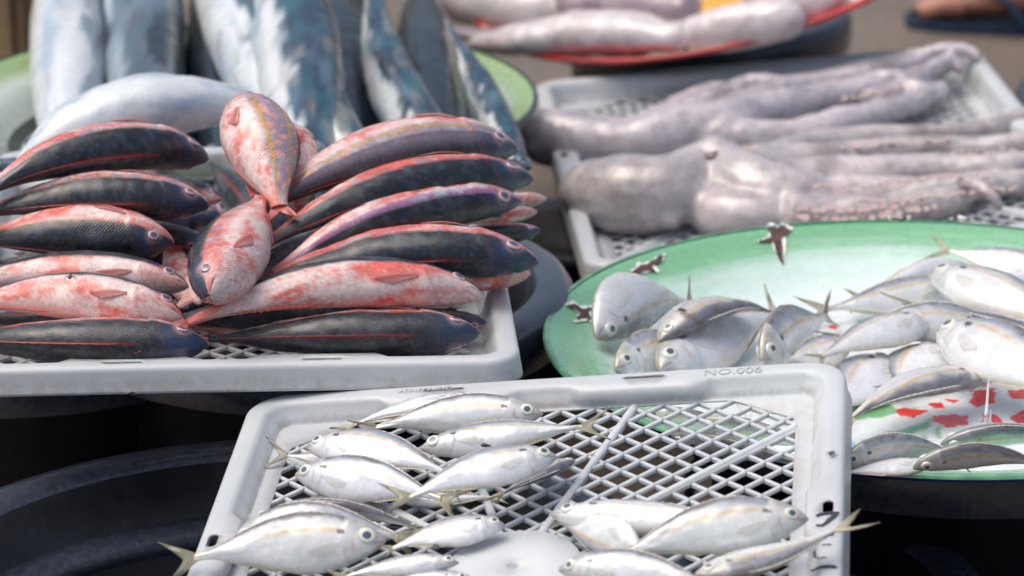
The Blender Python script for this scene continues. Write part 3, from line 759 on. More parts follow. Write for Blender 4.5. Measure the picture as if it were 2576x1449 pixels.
    if dorsal:
        ridge('dorsal_fin', .30, .88, 0., .006 if kind != 'fusilier' else .006, {'scad': (.72, .70, .64), 'fusilier': (.20, .025, .025), 'mackerel': (.08, .11, .13)}[kind], ln_)
    ridge('anal_fin', .56, .88, math.pi, .009, {'scad': (.70, .64, .50), 'fusilier': (.62, .12, .10), 'mackerel': (.5, .55, .56)}[kind], -ln_)
    # pectoral fins folded back along the flanks
    if kind != 'mackerel' and pect:
        for sd in (1, -1):
            nu, nv = 14, 13; Vp, Cp = [], []
            tp, hp, lp, sp_ = (.222, 97, .17, 14) if kind == 'scad' else (.235, 108, .150, 13)
            for i in range(nu):
                u = i/(nu-1)
                for j in range(nv):
                    v = j/(nv-1)*2-1
                    tt = tp+lp*u*(1-.30*abs(v+.25)**1.5); an = R(hp)+R(sp_)*v*(.15+.85*u**.8)*(1-.25*u)+R(14)*u
                    Vp.append(surf(tt, sd*an, L*(.0022+.005*math.sin(min(1, u*1.1)*2.6))*(1.15 if j % 2 else 1)))
                    cc = (np.array([.80, .79, .74]) if kind == 'scad' else np.array([.62, .12, .10])*(1-abs(v))+np.array([.72, .42, .40])*abs(v))*(1 if j % 2 else .88); Cp.append(cc)
            pf = mesh_obj('pectoral_fin', Vp, grid_faces(nu, nv), M_FINP if kind == 'scad' else M_FIN, root, col=np.array(Cp)); s_ = pf.modifiers.new('thick', 'SOLIDIFY'); s_.thickness = .0004; s_.offset = 0
    return root

# ---- fusiliers
G = 'red and dark fusiliers heaped on a mesh tray'
def fu(nose, tail, phi, w, label, **k):
    return fish('fusilier', F_FUS, nose, tail, phi, label, w=w, group=G, **k)
fu((525, 400), (-60, 500), 112, .080, 'dark backed fusilier at the top of the left stack, arched, red along its upper edge', bend=.115, wpx=128, var=dict(red=.3))
fu((527, 520), (-70, 545), 108, .062, 'dark fusilier second from the top in the left stack with a thin red back line', bend=.07, wpx=118)
fu((438, 612), (-90, 608), 138, .045, 'fusilier with broad bright red upper flank and blue grey back, third down the left stack', bend=.055, wpx=138, var=dict(red=.5, fr=.5, fp=.6, edge=.18))
fu((475, 722), (-110, 712), -38, .028, 'pink and white fusilier belly outward, second pink one up from the tray edge at left', bend=.055, wpx=112, var=dict(pale=1, red=-.15))
fu((463, 803), (-120, 775), -48, .017, 'plump pink fusilier with a fly on it and its pectoral fin spread, left stack', bend=.075, wpx=128, var=dict(pale=1, red=.15))
fu((523, 866), (-150, 855), 92, .006, 'slate dark fusilier with bluish scales lying along the tray edge at left', bend=0., wpx=128, var=dict(red=.5))
fu((560, 500), (250, 455), -20, .050, 'pink fusilier mostly hidden between the two top dark ones at left', var=dict(red=.2), fins=False)
fu((525, 612), (200, 560), 60, .030, 'small pink and blue fusilier peeping out behind the bright red one', var=dict(red=.5), fins=False)
fu((600, 250), (702, 522), -6, (.130, .072), 'yellow striped fusilier standing up in the middle, tail towards the viewer', wpx=190, bend=.03, tl=.5, var=dict(yellow=2, red=.2, fr=-.9, fp=-.4, lav=1., edge=.95), tailrot=0, fork=.6, name=None)
fu((728, 318), (757, 545), -52, (.105, .05), 'pink fusilier behind the yellow striped one, red fin held out', wpx=140, tl=.4, var=dict(pale=1, red=.0))
fu((527, 742), (655, 500), -22, (.052, .075), 'pink headed fusilier in the centre pointing down with a large blue eye', wpx=190, bend=.0, tl=.5, var=dict(red=.15, edge=.55, fp=.7))
fu((596, 732), (790, 590), 40, (.018, .03), 'small blue grey fusilier with a ringed eye beside the pink head', dep=1.0, var=dict(red=0, lav=.6), fins=False)
fu((505, 765), (420, 600), -10, (.006, .02), 'pink fusilier buried head down left of the central head', dep=1.2, var=dict(pale=1, red=.3), fins=False)
fu((440, 782), (620, 700), 150, (.002, .01), 'dark snouted fusilier lowest in the gap between the two stacks', dep=1.1, var=dict(red=.8), fins=False)
fu((1303, 378), (650, 535), 128, (.078, .06), 'fusilier with a bright yellow stripe on a lilac flank, top of the right stack', bend=.105, wpx=150, tl=.2, tspread=.3, var=dict(yellow=1, lav=1., edge=.42, fp=-.7, fr=-.4))
fu((1342, 452), (650, 625), 112, (.062, .045), 'dark green scaled fusilier under the yellow striped one in the right stack', bend=.085, wpx=125, tl=.2, tspread=.3, var=dict(red=.5, fr=.3))
fu((1312, 508), (690, 690), 144, (.050, .03), 'fusilier with purple and pale blue upper flank, middle of the right stack', bend=.085, wpx=128, tl=.2, tspread=.3, var=dict(purple=1, edge=.30))
fu((1354, 662), (610, 745), 108, (.034, .015), 'long dark fusilier with crackled skin and orange edged back, right stack', bend=.088, wpx=138, tl=.4, tspread=.3, var=dict(red=.7, fr=.4))
fu((1214, 746), (468, 812), -42, .022, 'long pink and white fusilier with a red fin, its tail reaching left', bend=.085, wpx=132, tspread=.22, tl=.75, var=dict(pale=1, red=.05))
fu((1207, 838), (525, 852), 94, .006, 'blackish fusilier lying along the tray edge at right with a white fleck on its back', bend=.005, wpx=126, tspread=.3, tl=.4, var=dict(red=.5))
fu((1376, 500), (1130, 515), -70, .030, 'pale pink fusilier head poking out at the right below the purple one', dep=.8, var=dict(pale=1, red=.1), fins=False)
fu((1352, 532), (1120, 560), -60, .026, 'smaller pink fusilier tucked under the pale head at the right', dep=.75, var=dict(pale=1, red=.25), fins=False)
fu((1338, 424), (1120, 400), 60, .055, 'fusilier whose blue and red snout alone shows behind the top right of the heap', dep=.7, var=dict(red=.6), fins=False)
fu((1360, 580), (1060, 600), 112, .026, 'small dark fusilier behind the crackled one at the right', dep=.85, var=dict(red=.4), fins=False)
fu((1334, 688), (960, 745), -88, .012, 'pink fusilier seen from below with its throat turned up, right of the long pink one', dep=.95, wid=1.1, bend=.03, var=dict(pale=1, red=.55), fins=False)
fu((1224, 812), (940, 788), 55, -.002, 'fusilier with dark blue head and red gills showing behind the blackish one', dep=.85, var=dict(red=.8), fins=False)
# the under layer that carries the heap
for a_, b_, ph_, w_, l_ in [((1200, 640), (700, 700), 100, -.002, 'under the crackled one in the right stack'), ((1180, 560), (700, 640), 90, .01, 'under the purple flanked one'), ((1150, 480), (720, 560), 90, .02, 'under the yellow striped one of the right stack'),
    ((500, 640), (0, 660), 90, .0, 'under the bright red one at left'), ((480, 560), (-40, 590), 90, .012, 'under the second dark one at left'), ((760, 440), (640, 640), 60, .02, 'behind the standing yellow striped one'), ((720, 640), (560, 640), 80, -.005, 'between the two stacks'),
    ((905, 800), (400, 806), 60, -.006, 'in the gap between the long pink one and the blackish one'), ((460, 830), (-60, 800), 70, -.006, 'in the gap above the slate dark one at the tray edge'), ((480, 715), (-60, 740), 80, -.004, 'between the two pink ones at left'), ((560, 560), (300, 480), 90, .01, 'behind the left stack near the centre'), ((700, 600), (540, 420), 90, .0, 'in shadow under the standing one'), ((1000, 740), (560, 770), 90, -.004, 'beneath the long pink one')]:
    fu(a_, b_, ph_, w_, 'dark half hidden fusilier '+l_, fins=False, wpx=115, var=dict(red=.6))

# ---- scads on the green plate
G = 'silver scads on the green plate'
def sp(nose, tail, phi, label, **k): return fish('scad', F_PLATE, nose, tail, phi, label, group=G, **k)
sp((1500, 852), (1737, 768), 172, 'deep round bellied scad at the left end of the plate, belly upwards, yellow tail raised', bend=.13, dep=1.22, lift=.004, tailrot=-40)
sp((1657, 862), (1943, 786), 108, 'slim brown and blue backed scad lying on its side over the others, no white showing', bend=.13, wpx=74, lift=.026, tl=.8, var=dict(brown=1.))
sp((1661, 932), (1950, 786), -25, 'broad white scad whose split tail stands up in the middle of the plate', dep=1.12, lift=.006, tailrot=20, bend=.03)
sp((1548, 926), (1765, 850), -8, 'scad whose head is half covered by the tray rim, lower left of the plate', dep=1.2, lift=.0)
sp((1915, 905), (2075, 795), 18, 'scad facing down with a large white ringed eye just behind the tray rim', dep=1.55, lift=.002, wid=1.1)
sp((2140, 868), (1975, 905), -25, 'short round scad with a yellow cheek lying across the middle', dep=1.6, lift=.008, tl=.5)
sp((2345, 806), (2066, 898), -42, 'slim white scad with its eye at the upper edge, crossing over the spotted one', dep=1.0, lift=.024, bend=.03, tl=.5)
sp((2520, 842), (2130, 852), -8, 'large scad with a black spot and yellow ringed eye, pointing right', dep=.95, lift=.010, bend=.09)
sp((2356, 836), (2690, 1015), -22, 'big white scad at the right slanting down towards the viewer', dep=1.12, lift=.026, bend=.05)
sp((2238, 902), (2105, 1030), -25, 'wide pale scad with yellow back close beside the tray corner', dep=1.6, lift=.004)
sp((2352, 868), (2258, 968), -40, 'fan shaped scad body wedged between two others, tail pointing at the viewer', dep=2.0, lift=.012, tailrot=20, tl=.8)
sp((2484, 958), (2140, 1052), 113, 'brown grey scad with a gold stripe lying in front of the white ones', wpx=84, var=dict(brown=.6), lift=.016, bend=.085, tl=.4)
sp((2366, 1118), (2720, 1110), 58, 'scad with a thin fin spine standing up from its back', dep=.85, lift=.016, bend=.06, var=dict(brown=.5))
sp((2296, 1178), (2640, 1178), 52, 'scad with an orange stripe resting on the near edge of the plate', dep=.95, lift=.016, bend=.10, var=dict(brown=.3))
sp((2112, 1166), (2400, 1140), 20, 'scad half behind the tray corner with a yellow cheek', dep=.95, lift=.010, bend=.06)
sp((2345, 1166), (2120, 1190), -55, 'white scad belly showing between the two near the front rim', dep=1.0, lift=.010)
sp((2660, 690), (2385, 632), -28, 'scad leaving the picture at the upper right with its yellow tail towards the left', dep=1.15, lift=.020, tl=1.1)
sp((2442, 672), (2165, 748), 178, 'translucent looking scad with its stripe along the lower edge, farthest on the plate', dep=.95, lift=.006, tl=.7)
sp((2338, 690), (2700, 830), -38, 'bright white scad at the far right above the brown one', dep=.98, lift=.024, bend=.03)
sp((2440, 720), (2078, 778), -20, 'scad lying along the plate with a yellow forked tail over bare enamel', dep=.85, lift=.006, bend=0)
sp((2660, 862), (2302, 766), 78, 'grey brown scad seen along its back, tail fin spread over its neighbour', wpx=66, var=dict(brown=.8), lift=.018)
sp((1622, 1040), (1880, 1085), 20, 'scad seen through the tray mesh nearest the left of those', dep=.9, lift=.0, fins=False)
sp((1688, 1096), (2000, 1162), 60, 'scad seen through the tray mesh just inside the plate rim', dep=.9, lift=.006, fins=False)
sp((1760, 1056), (2080, 1125), 60, 'brown backed scad seen through the middle of the tray mesh', dep=.9, lift=.004, fins=False)
sp((1850, 1010), (2120, 1080), 0, 'pale scad seen through the far corner of the tray mesh', dep=1.1, lift=.004, fins=False)

# ---- scads on the front tray
G = 'silver scads on the front tray'
def st(nose, tail, phi, label, **k): return fish('scad', F_FRONT, nose, tail, phi, label, group=G, **k)
st((1195, 1006), (890, 1070), -62, 'narrow scad farthest back on the front tray, belly turned outward', dep=.75, lift=.014, bend=.05)
st((1366, 1042), (945, 1076), -6, 'scad pointing right with a black shoulder spot, behind the group at the middle left', dep=.84, lift=.010, bend=.035, tl=.8, tailrot=-6)
st((1056, 1130), (1465, 1074), -30, 'scad lying on top with its head to the left and tail over the open mesh', dep=.80, lift=.026, bend=.01)
st((771, 1126), (1125, 1192), -30, 'upper of the two left pointing scads at the left of the tray', dep=.98, lift=.014, bend=.06)
st((742, 1196), (1110, 1255), -8, 'lower of the two left pointing scads at the left, with clear round eye', dep=.98, lift=.006, bend=.04)
st((1402, 1150), (1028, 1252), -28, 'broad white scad on top with a fly on it and its tail pointing down left', dep=1.0, lift=.028, bend=.05, tailrot=25)
st((1447, 1158), (1262, 1244), 106, 'small dark backed scad with an orange stripe, right end of the group', wpx=40, var=dict(brown=1.), lift=.010, bend=.03)
st((1010, 1262), (1240, 1250), -50, 'thin scad underneath, only its belly edge and yellow tail showing', dep=.7, lift=.0)
st((960, 1170), (722, 1146), -10, 'scad underneath whose forked tail rests on the left wall of the tray', dep=.8, lift=.004, tl=1.5)
st((970, 1362), (487, 1404), -4, 'largest scad at the lower left, flank fully in view, tail over the tray rim', dep=1.08, lift=.016, bend=.03, tl=.95)
st((583, 1366), (1000, 1352), -2, 'scad behind the largest one, only its eye and back showing', dep=1.0, lift=.006, bend=.09)
st((628, 1326), (1050, 1330), 45, 'arched scad with dark speckled head behind the largest one', dep=.65, lift=.002, bend=.10, fins=True, tl=.3, var=dict(brown=.8))
st((1270, 1322), (985, 1380), -38, 'plump white scad in the lower middle with its head to the right', dep=1.15, lift=.008, bend=.04, tl=.5)
st((1155, 1416), (868, 1450), -30, 'slim scad at the bottom edge with a yellow fin and a fly on its back', dep=.72, lift=.012, bend=.03)
st((1190, 1456), (900, 1490), -20, 'scad cut by the bottom edge below the slim one', dep=.9, lift=.004)
st((1386, 1296), (1880, 1310), -40, 'long white scad pointing left at the top of the lower right group', dep=.75, lift=.010, bend=.0)
st((2034, 1306), (1555, 1400), -8, 'big broad scad at the lower right pointing right', dep=1.0, lift=.022, bend=.05, tl=.4)
st((1747, 1448), (2105, 1333), 112, 'scad with a blue back and gold stripe, tail sticking out past the tray', wpx=76, var=dict(brown=.35), lift=.030, bend=-.03, tailrot=8, tl=1.3)
st((1404, 1434), (1800, 1480), -5, 'scad with a reddish snout and white ringed eye at the bottom right', dep=.85, lift=.018, bend=.05)
st((1615, 1392), (1405, 1312), 186, 'short scad with dark back downwards, left end of the lower right group', dep=1.35, lift=.004, bend=.03, tl=.5)

# ---- big fish in the green bowl
G = 'large silver blue fish in the green bowl'
def mk(nose, tail, phi, w, label, **k): return fish('mackerel', F_BOWL, nose, tail, phi, label, w=w, group=G, **k)
mk((175, 520), (165, -330), -5, (.0, .06), 'pale blue silver mackerel, leftmost of the upright row in the bowl', wpx=178, var=dict(bk=.5, spots=.1), fins=False)
mk((375, 500), (340, -380), 62, (.0, .07), 'mackerel with dark teal blotches, second from the left in the bowl', wpx=188, var=dict(bk=.8, edge=.1, spots=1.), fins=False)
mk((790, 480), (440, -290), 5, (.02, .08), 'silver white mackerel slanting down to the right in the middle of the bowl', wpx=185, var=dict(bk=.8, edge=.1, spots=.7), fins=False)
mk((800, 500), (680, -280), 38, (.03, .10), 'large mackerel with a dark blue back in the middle of the bowl', wpx=225, var=dict(edge=.15, spots=.3), fins=False)
mk((1010, 500), (915, -170), 28, (.03, .10), 'curved blue grey mackerel right of the dark backed one', wpx=165, bend=-.10, var=dict(edge=.1, spots=.3), fins=False)
mk((1255, 520), (950, -140), 30, (.0, .08), 'mackerel with black marks on its cheek, near the right rim of the bowl', wpx=140, bend=-.06, var=dict(bk=.95, edge=.1, spots=.9), fins=False)
mk((1325, 450), (1130, 60), 50, (-.01, .03), 'mackerel squeezed against the right rim of the bowl', wpx=85, var=dict(bk=1.), fins=False)
mk((40, 420), (800, 330), -75, (.045, .045), 'white bellied mackerel lying across the front of the bowl', wpx=170, bend=.14, var=dict(bk=.7, spots=.05), fins=False)
mk((-200, 430), (330, 420), 60, (.02, .02), 'dark finned mackerel at the far left behind the heap', wpx=60, var=dict(), fins=False)
for a_, b_, l_ in (((560, 480), (545, -200), 'fish blackened as gap shade between the second and third upright ones'), ((900, 480), (820, -200), 'fish blackened as gap shade left of the curved one'), ((1110, 480), (1050, -100), 'fish blackened as gap shade right of the curved one'), ((280, 470), (260, -260), 'fish blackened as gap shade between the two leftmost ones')):
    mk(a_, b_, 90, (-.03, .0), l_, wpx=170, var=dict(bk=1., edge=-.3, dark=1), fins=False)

# ------------------------------------------------------------------ soft bodied animals: swept tubes fused into one skin
def tube_mesh(chains, ns=18):
    V, Fc = [], []
    for ch in chains:
        P = np.array([c[:3] for c in ch], float); r = np.array([c[3] for c in ch], float); sq = np.array([c[4] if len(c) > 4 else 1. for c in ch])
        # resample with Catmull-Rom
        n = len(P); tt = np.linspace(0, n-1, (n-1)*8+1); Q, rr, ss = [], [], []
        for t in tt:
            i = min(int(t), n-2); f = t-i; p0, p1, p2, p3 = P[max(i-1, 0)], P[i], P[i+1], P[min(i+2, n-1)]
            Q.append(.5*((2*p1)+(-p0+p2)*f+(2*p0-5*p1+4*p2-p3)*f*f+(-p0+3*p1-3*p2+p3)*f**3)); q = f*f*(3-2*f); rr.append(r[i]*(1-q)+r[i+1]*q); ss.append(sq[i]*(1-q)+sq[i+1]*q)
        Q = np.array(Q); off = len(V); m_ = len(Q)
        for i in range(m_):
            tg = Q[min(i+1, m_-1)]-Q[max(i-1, 0)]; tg /= np.linalg.norm(tg)+1e-12
            s = np.cross(tg, [0, 0, 1.]); s /= np.linalg.norm(s)+1e-12; u = np.cross(s, tg)
            for k in range(ns):
                a = 2*math.pi*k/ns; V.append(Q[i]+(s*math.cos(a)+u*math.sin(a)*ss[i])*rr[i])
        Fc += grid_faces(m_, ns, True, off)
        # rounded caps
        for end, idx, sg in ((0, off, -1), (1, off+(m_-1)*ns, 1)):
            e = Q[0] if end == 0 else Q[-1]; tg = (Q[1]-Q[0]) if end == 0 else (Q[-1]-Q[-2]); tg /= np.linalg.norm(tg)+1e-12; rad = rr[0] if end == 0 else rr[-1]
            V.append(e+tg*sg*rad*.55); c0 = len(V)-1
            for k in range(ns):
                a_, b_ = idx+k, idx+(k+1) % ns; Fc.append((c0, a_, b_) if sg < 0 else (c0, b_, a_))
    return V, Fc
def soft(name, chains, mat, parent, voxel=.003, smooth=8, disp=0.):
    V, Fc = tube_mesh(chains); o = mesh_obj(name, V, Fc, mat, parent)
    m1 = o.modifiers.new('r', 'REMESH'); m1.mode = 'VOXEL'; m1.voxel_size = voxel; m1.use_smooth_shade = True
    m2 = o.modifiers.new('s', 'SMOOTH'); m2.iterations = smooth; m2.factor = .6
    if disp:
        tx = bpy.data.textures.new('lumps', 'CLOUDS'); tx.noise_scale = .03; tx.noise_depth = 3
        if disp < .0061 and voxel < .004:
            t2 = bpy.data.textures.new('wrinkles', 'CLOUDS'); t2.noise_scale = .009; t2.noise_depth = 2
            m4 = o.modifiers.new('d2', 'DISPLACE'); m4.texture = t2; m4.strength = .0012; m4.mid_level = .5; m4.texture_coords = 'GLOBAL'
        m3 = o.modifiers.new('d', 'DISPLACE'); m3.texture = tx; m3.strength = disp; m3.mid_level = .5; m3.texture_coords = 'GLOBAL'
    bake(o); o.data.polygons.foreach_set('use_smooth', [True]*len(o.data.polygons))
    return o
def ch(F, pts): # (px, py, w, r[, squash])
    k = 1.1 if F is F_OCT else 1.
    return [(*F.at(p[0], p[1], p[2]*k), p[3]*k, *p[4:]) for p in pts]
def suckers(F, lines, parent):
    for pts in lines:
        V, Fc = [], []
        pts = np.array(pts, float); n = len(pts)
        seg = np.linalg.norm(np.diff(pts[:, :2], axis=0), axis=1); cum = np.concatenate([[0], np.cumsum(seg)]); s = 0
        while s < cum[-1]:
            i = min(np.searchsorted(cum, s, 'right')-1, n-2); f = (s-cum[i])/seg[i]; p = pts[i]*(1-f)+pts[i+1]*f; r = p[3]
            r = r*(.8+.4*((i*7919+int(s*13)) % 17)/17); P = F.at(p[0]+3*math.sin(s), p[1]+4*math.sin(s*.37+i), p[2]*1.1); c = CAM-P; c /= np.linalg.norm(c); nrm = c*.75+np.array([0, 0, .65]); nrm /= np.linalg.norm(nrm)
            u = np.cross(nrm, [1., 0, 0]); u /= np.linalg.norm(u); v = np.cross(nrm, u); k0 = len(V)
            for rr_, hh in ((1., -.6), (1.05, .1), (.8, .35), (.5, .1), (.1, -.1)):
                for k in range(12): a = 2*math.pi*k/12; V.append(P+(u*math.cos(a)+v*math.sin(a))*rr_*r+nrm*hh*r)
            Fc += grid_faces(5, 12, True, k0); s += r*2600*2.5
        mesh_obj('sucker_row', V, Fc, M_SUCK, parent)
P0 = F_OCT.at(1750, 500, 0)
oc1 = empty('octopus', P0, 'brownish grey octopus nearest the viewer, its arms stretched to the right', 'octopus', 'octopuses on the mesh tray')
soft('body', [
 ch(F_OCT, [(1445, 478, .004, .020), (1500, 485, .008, .031), (1580, 490, .010, .0365), (1660, 488, .010, .035), (1720, 462, .010, .030), (1770, 430, .014, .026), (1810, 432, .012, .030), (1870, 470, .006, .034), (1950, 500, .0, .032), (2040, 500, -.006, .026)]),
 ch(F_OCT, [(1760, 415, .020, .020), (1795, 385, .030, .0165), (1830, 390, .024, .014)]),
 ch(F_OCT, [(1640, 535, .0, .018), (1680, 548, -.004, .011), (1702, 562, -.008, .0075)]),
 ch(F_OCT, [(1800, 470, .0, .022), (1800, 530, -.006, .025), (1880, 548, -.008, .024), (1990, 545, -.010, .022)]),
 ch(F_OCT, [(1880, 440, .006, .022), (2000, 415, .0, .019), (2150, 395, -.002, .016), (2320, 378, -.004, .014), (2480, 372, -.004, .012), (2660, 345, 0, .010)]),
 ch(F_OCT, [(1900, 470, .006, .026), (2050, 450, .002, .021), (2200, 440, 0, .0185), (2350, 428, 0, .0165), (2480, 425, 0, .014), (2680, 398, 0, .011)]),
 ch(F_OCT, [(1950, 510, .0, .024), (2100, 492, -.004, .019), (2250, 487, -.006, .016), (2380, 480, -.006, .015), (2520, 462, -.006, .012), (2680, 450, -.006, .010)]),
 ch(F_OCT, [(1980, 545, -.006, .022), (2100, 545, -.010, .018), (2230, 532, -.010, .0165), (2340, 515, -.010, .016), (2410, 497, -.010, .013), (2440, 478, -.006, .010)]),
 ch(F_OCT, [(2420, 455, .006, .007), (2465, 470, .008, .0055), (2500, 500, .0, .005), (2520, 525, -.010, .004)]),
 ch(F_OCT, [(1900, 420, .006, .018), (2050, 365, .0, .015), (2200, 348, -.004, .013), (2380, 338, -.006, .011), (2500, 320, -.006, .010), (2640, 270, 0, .010)]),
], M_OCT, oc1, .0032, 5, .004)
eyp = F_OCT.at(1797, 395, .036); 
def ball(name, c, r, mat, parent, sx=1, sz=1, nu=10, nv=18):
    V = []
    for i in range(nu):
        a = math.pi*(i+.02)/(nu-1+.04)
        for j in range(nv): b2 = 2*math.pi*j/nv; V.append((c[0]+r*sx*math.sin(a)*math.cos(b2), c[1]+r*math.sin(a)*math.sin(b2), c[2]+r*sz*math.cos(a)))
    return mesh_obj(name, V, grid_faces(nu, nv, True), mat, parent)
M_OEYE = simple('octopus_eye', (.16, .10, .10), .25, .6, 200, .4)
ball('eye', eyp, .0075, M_OEYE, oc1, 1.4, .8)
suckers(F_OCT, [[(2120, 372, .012, .0022), (2260, 360, .010, .0022), (2400, 350, .008, .002)], [(2150, 508, .012, .0026), (2280, 500, .010, .0024), (2420, 486, .010, .002), (2560, 470, .008, .002)], [(2010, 545, .008, .0035), (2120, 552, .004, .004), (2230, 540, .004, .0036), (2350, 520, .004, .0032)], [(2010, 525, .014, .003), (2140, 528, .010, .0034), (2260, 516, .008, .003), (2330, 505, .006, .003)],
 [(2050, 470, .020, .0022), (2200, 462, .016, .0024), (2350, 446, .014, .0022), (2500, 438, .012, .002)], [(2080, 405, .014, .0022), (2230, 398, .010, .0022), (2380, 386, .010, .002), (2560, 375, .008, .002)]], oc1)
oc2 = empty('octopus', F_OCT.at(1700, 340), 'mauve grey octopus lying behind, arms reaching the far tray corner', 'octopus', 'octopuses on the mesh tray')
soft('body', [
 ch(F_OCT, [(1335, 345, 0, .020), (1380, 345, .004, .028), (1450, 350, .004, .027), (1530, 358, .002, .024), (1620, 352, .006, .026), (1700, 335, .008, .028), (1790, 325, .006, .028), (1880, 310, .0, .024)]),
 ch(F_OCT, [(1780, 320, .008, .024), (1900, 285, .004, .021), (2020, 262, .0, .019), (2130, 238, .0, .017), (2240, 215, .0, .014), (2330, 185, .0, .011), (2400, 150, .006, .009)]),
 ch(F_OCT, [(1690, 338, .0, .024), (1800, 348, .002, .024), (1920, 352, -.002, .020), (2020, 342, -.004, .018), (2110, 312, -.004, .017), (2200, 290, -.004, .014), (2290, 262, -.004, .012), (2370, 225, -.004, .010)]),
 ch(F_OCT, [(1700, 300, .0, .018), (1800, 250, -.002, .013), (1870, 215, .0, .010), (1920, 205, .004, .009), (1965, 215, .004, .008), (1950, 235, .002, .007)]),
 ch(F_OCT, [(1800, 300, .0, .018), (1950, 232, -.002, .014), (2080, 205, -.002, .012), (2200, 185, 0, .011), (2300, 160, 0, .009), (2360, 140, .004, .008)]),
 ch(F_OCT, [(1640, 300, -.004, .012), (1720, 255, -.004, .010), (1800, 225, -.002, .009), (1860, 232, 0, .008)]),
 ch(F_OCT, [(2000, 215, 0, .009), (2150, 178, 0, .009), (2280, 145, .004, .008), (2380, 125, .012, .008), (2440, 130, .010, .007), (2460, 150, .004, .005)]),
 ch(F_OCT, [(2180, 250, .004, .011), (2290, 215, .006, .010), (2340, 175, .010, .009), (2395, 150, .014, .008), (2420, 180, .004, .006)]),
 ch(F_OCT, [(2150, 210, .006, .008), (2240, 190, .012, .008), (2300, 215, .010, .007), (2350, 235, .002, .006)]),
], M_OCT2, oc2, .0034, 5, .004)
suckers(F_OCT, [[(1800, 372, .012, .003), (1930, 370, .008, .003), (2030, 352, .008, .003), (2110, 328, .008, .0026)], [(2120, 250, .014, .002), (2230, 228, .012, .002), (2320, 200, .01, .002)]], oc2)

# squid on the red tray
G = 'pale squid on the red rimmed tray'
def squid(label, pts, mat, arms=()):
    o = empty('squid', F_SQUID.at(pts[0][0], pts[0][1]), label, 'squid', G)
    soft('mantle', [ch(F_SQUID, pts)], mat, o, .005, 6, .006)
    if arms: soft('arms', [ch(F_SQUID, a) for a in arms], mat, o, .0045, 4)
    return o
squid('large white squid mantle lying along the near rim of the red tray', [(1190, 112, .0, .016, .6), (1320, 98, .01, .028, .7), (1450, 82, .012, .033, .75), (1580, 80, .012, .033, .75), (1680, 92, .008, .024, .75), (1730, 88, .006, .017)], M_SQ,
      [[(1720, 105, .0, .016), (1780, 80, 0, .020), (1820, 90, 0, .016)]])
squid('rounded white squid tube at the right of the red tray', [(1730, 95, .0, .022), (1820, 75, .006, .026), (1900, 60, .008, .027), (1970, 50, .008, .024), (1995, 50, .0, .018)], M_SQ)
squid('brownish squid fin flap lying left of the big white mantle', [(1080, 60, .0, .010, .4), (1180, 85, .0, .022, .3), (1300, 70, .0, .022, .3), (1420, 40, .0, .018, .4)], M_SQD)
squid('purple grey squid arms at the far side of the red tray', [(1420, 10, .02, .020), (1560, 15, .02, .024), (1660, 25, .02, .026), (1740, 30, .02, .022)], M_SQD, [[(1500, -10, .02, .014), (1650, -5, .03, .014), (1760, 15, .02, .010)]])
squid('pale squid at the top right corner of the red tray', [(1900, -30, .0, .022), (1990, 0, .004, .028), (2060, 5, .0, .026), (2110, -30, .0, .020)], M_SQ)
squid('pinkish squid behind the big white mantle at the back left', [(1050, -10, .0, .024), (1180, 0, .01, .030), (1320, 20, .01, .028), (1430, 35, .0, .018)], M_SQ)

# ------------------------------------------------------------------ flies
def fly(F, px, py, w, size, yaw, label):
    size *= 1.35
    P = F.at(px, py, w); o = empty('fly', P, label, 'fly', 'flies settled on the fish and trays')
    c, s = math.cos(yaw), math.sin(yaw)
    def T(v): v = np.array(v)*size; return P+np.array([c*v[0]-s*v[1], s*v[0]+c*v[1], v[2]])
    V, Fc = tube_mesh([[(*T(q[:3]), q[3]*size) for q in ((-.5, 0, .30, .10), (-.3, 0, .32, .20), (-.05, 0, .33, .20), (.12, 0, .34, .17), (.28, 0, .33, .12), (.40, 0, .30, .15), (.50, 0, .28, .11))]], 10)
    mesh_obj('body', V, Fc, M_FLY, o)
    for sd in (1, -1):
        W_ = [T((.15, sd*.08, .50)), T((-.2, sd*.30, .50)), T((-.62, sd*.42, .46)), T((-.75, sd*.26, .44)), T((-.45, sd*.06, .48))]
        mesh_obj('wing', W_, [(0, 1, 2, 3, 4)], M_WING, o, col=np.tile([.35, .32, .28], (5, 1)), smooth=False)
        lv = []
        for x in (.2, .05, -.12): lv.append([(*T((x, sd*.12, .25)), .025*size), (*T((x*1.6, sd*.42, .30)), .02*size), (*T((x*2.2, sd*.60, -.05)), .015*size)])
        V, Fc = tube_mesh(lv, 5); mesh_obj('legs', V, Fc, M_FLY, o)
fly(F_FUS, 177, 703, .050, .0055, 1.5, 'brown fly on the plump pink fish')
fly(F_FRONT, 1222, 1128, .030, .0052, -.3, 'fly on the broad white fish in the front tray')
fly(F_PLATE, 2412, 826, .012, .0060, .4, 'large dark fly on the spotted fish at the right')
fly(F_PLATE, 1716, 786, .016, .0052, 2.4, 'dark fly at the root of the raised yellow tail')
fly(F_FRONT, 2092, 1146, .001, .0045, 1.0, 'small fly on the right rim of the front tray')
fly(F_FRONT, 1098, 1382, .022, .0050, 2., 'fly on the slim fish near the bottom edge')
fly(F_FUS, 331, 993, -.012, .0035, .2, 'tiny reddish fly on the lower edge of the heaped tray')

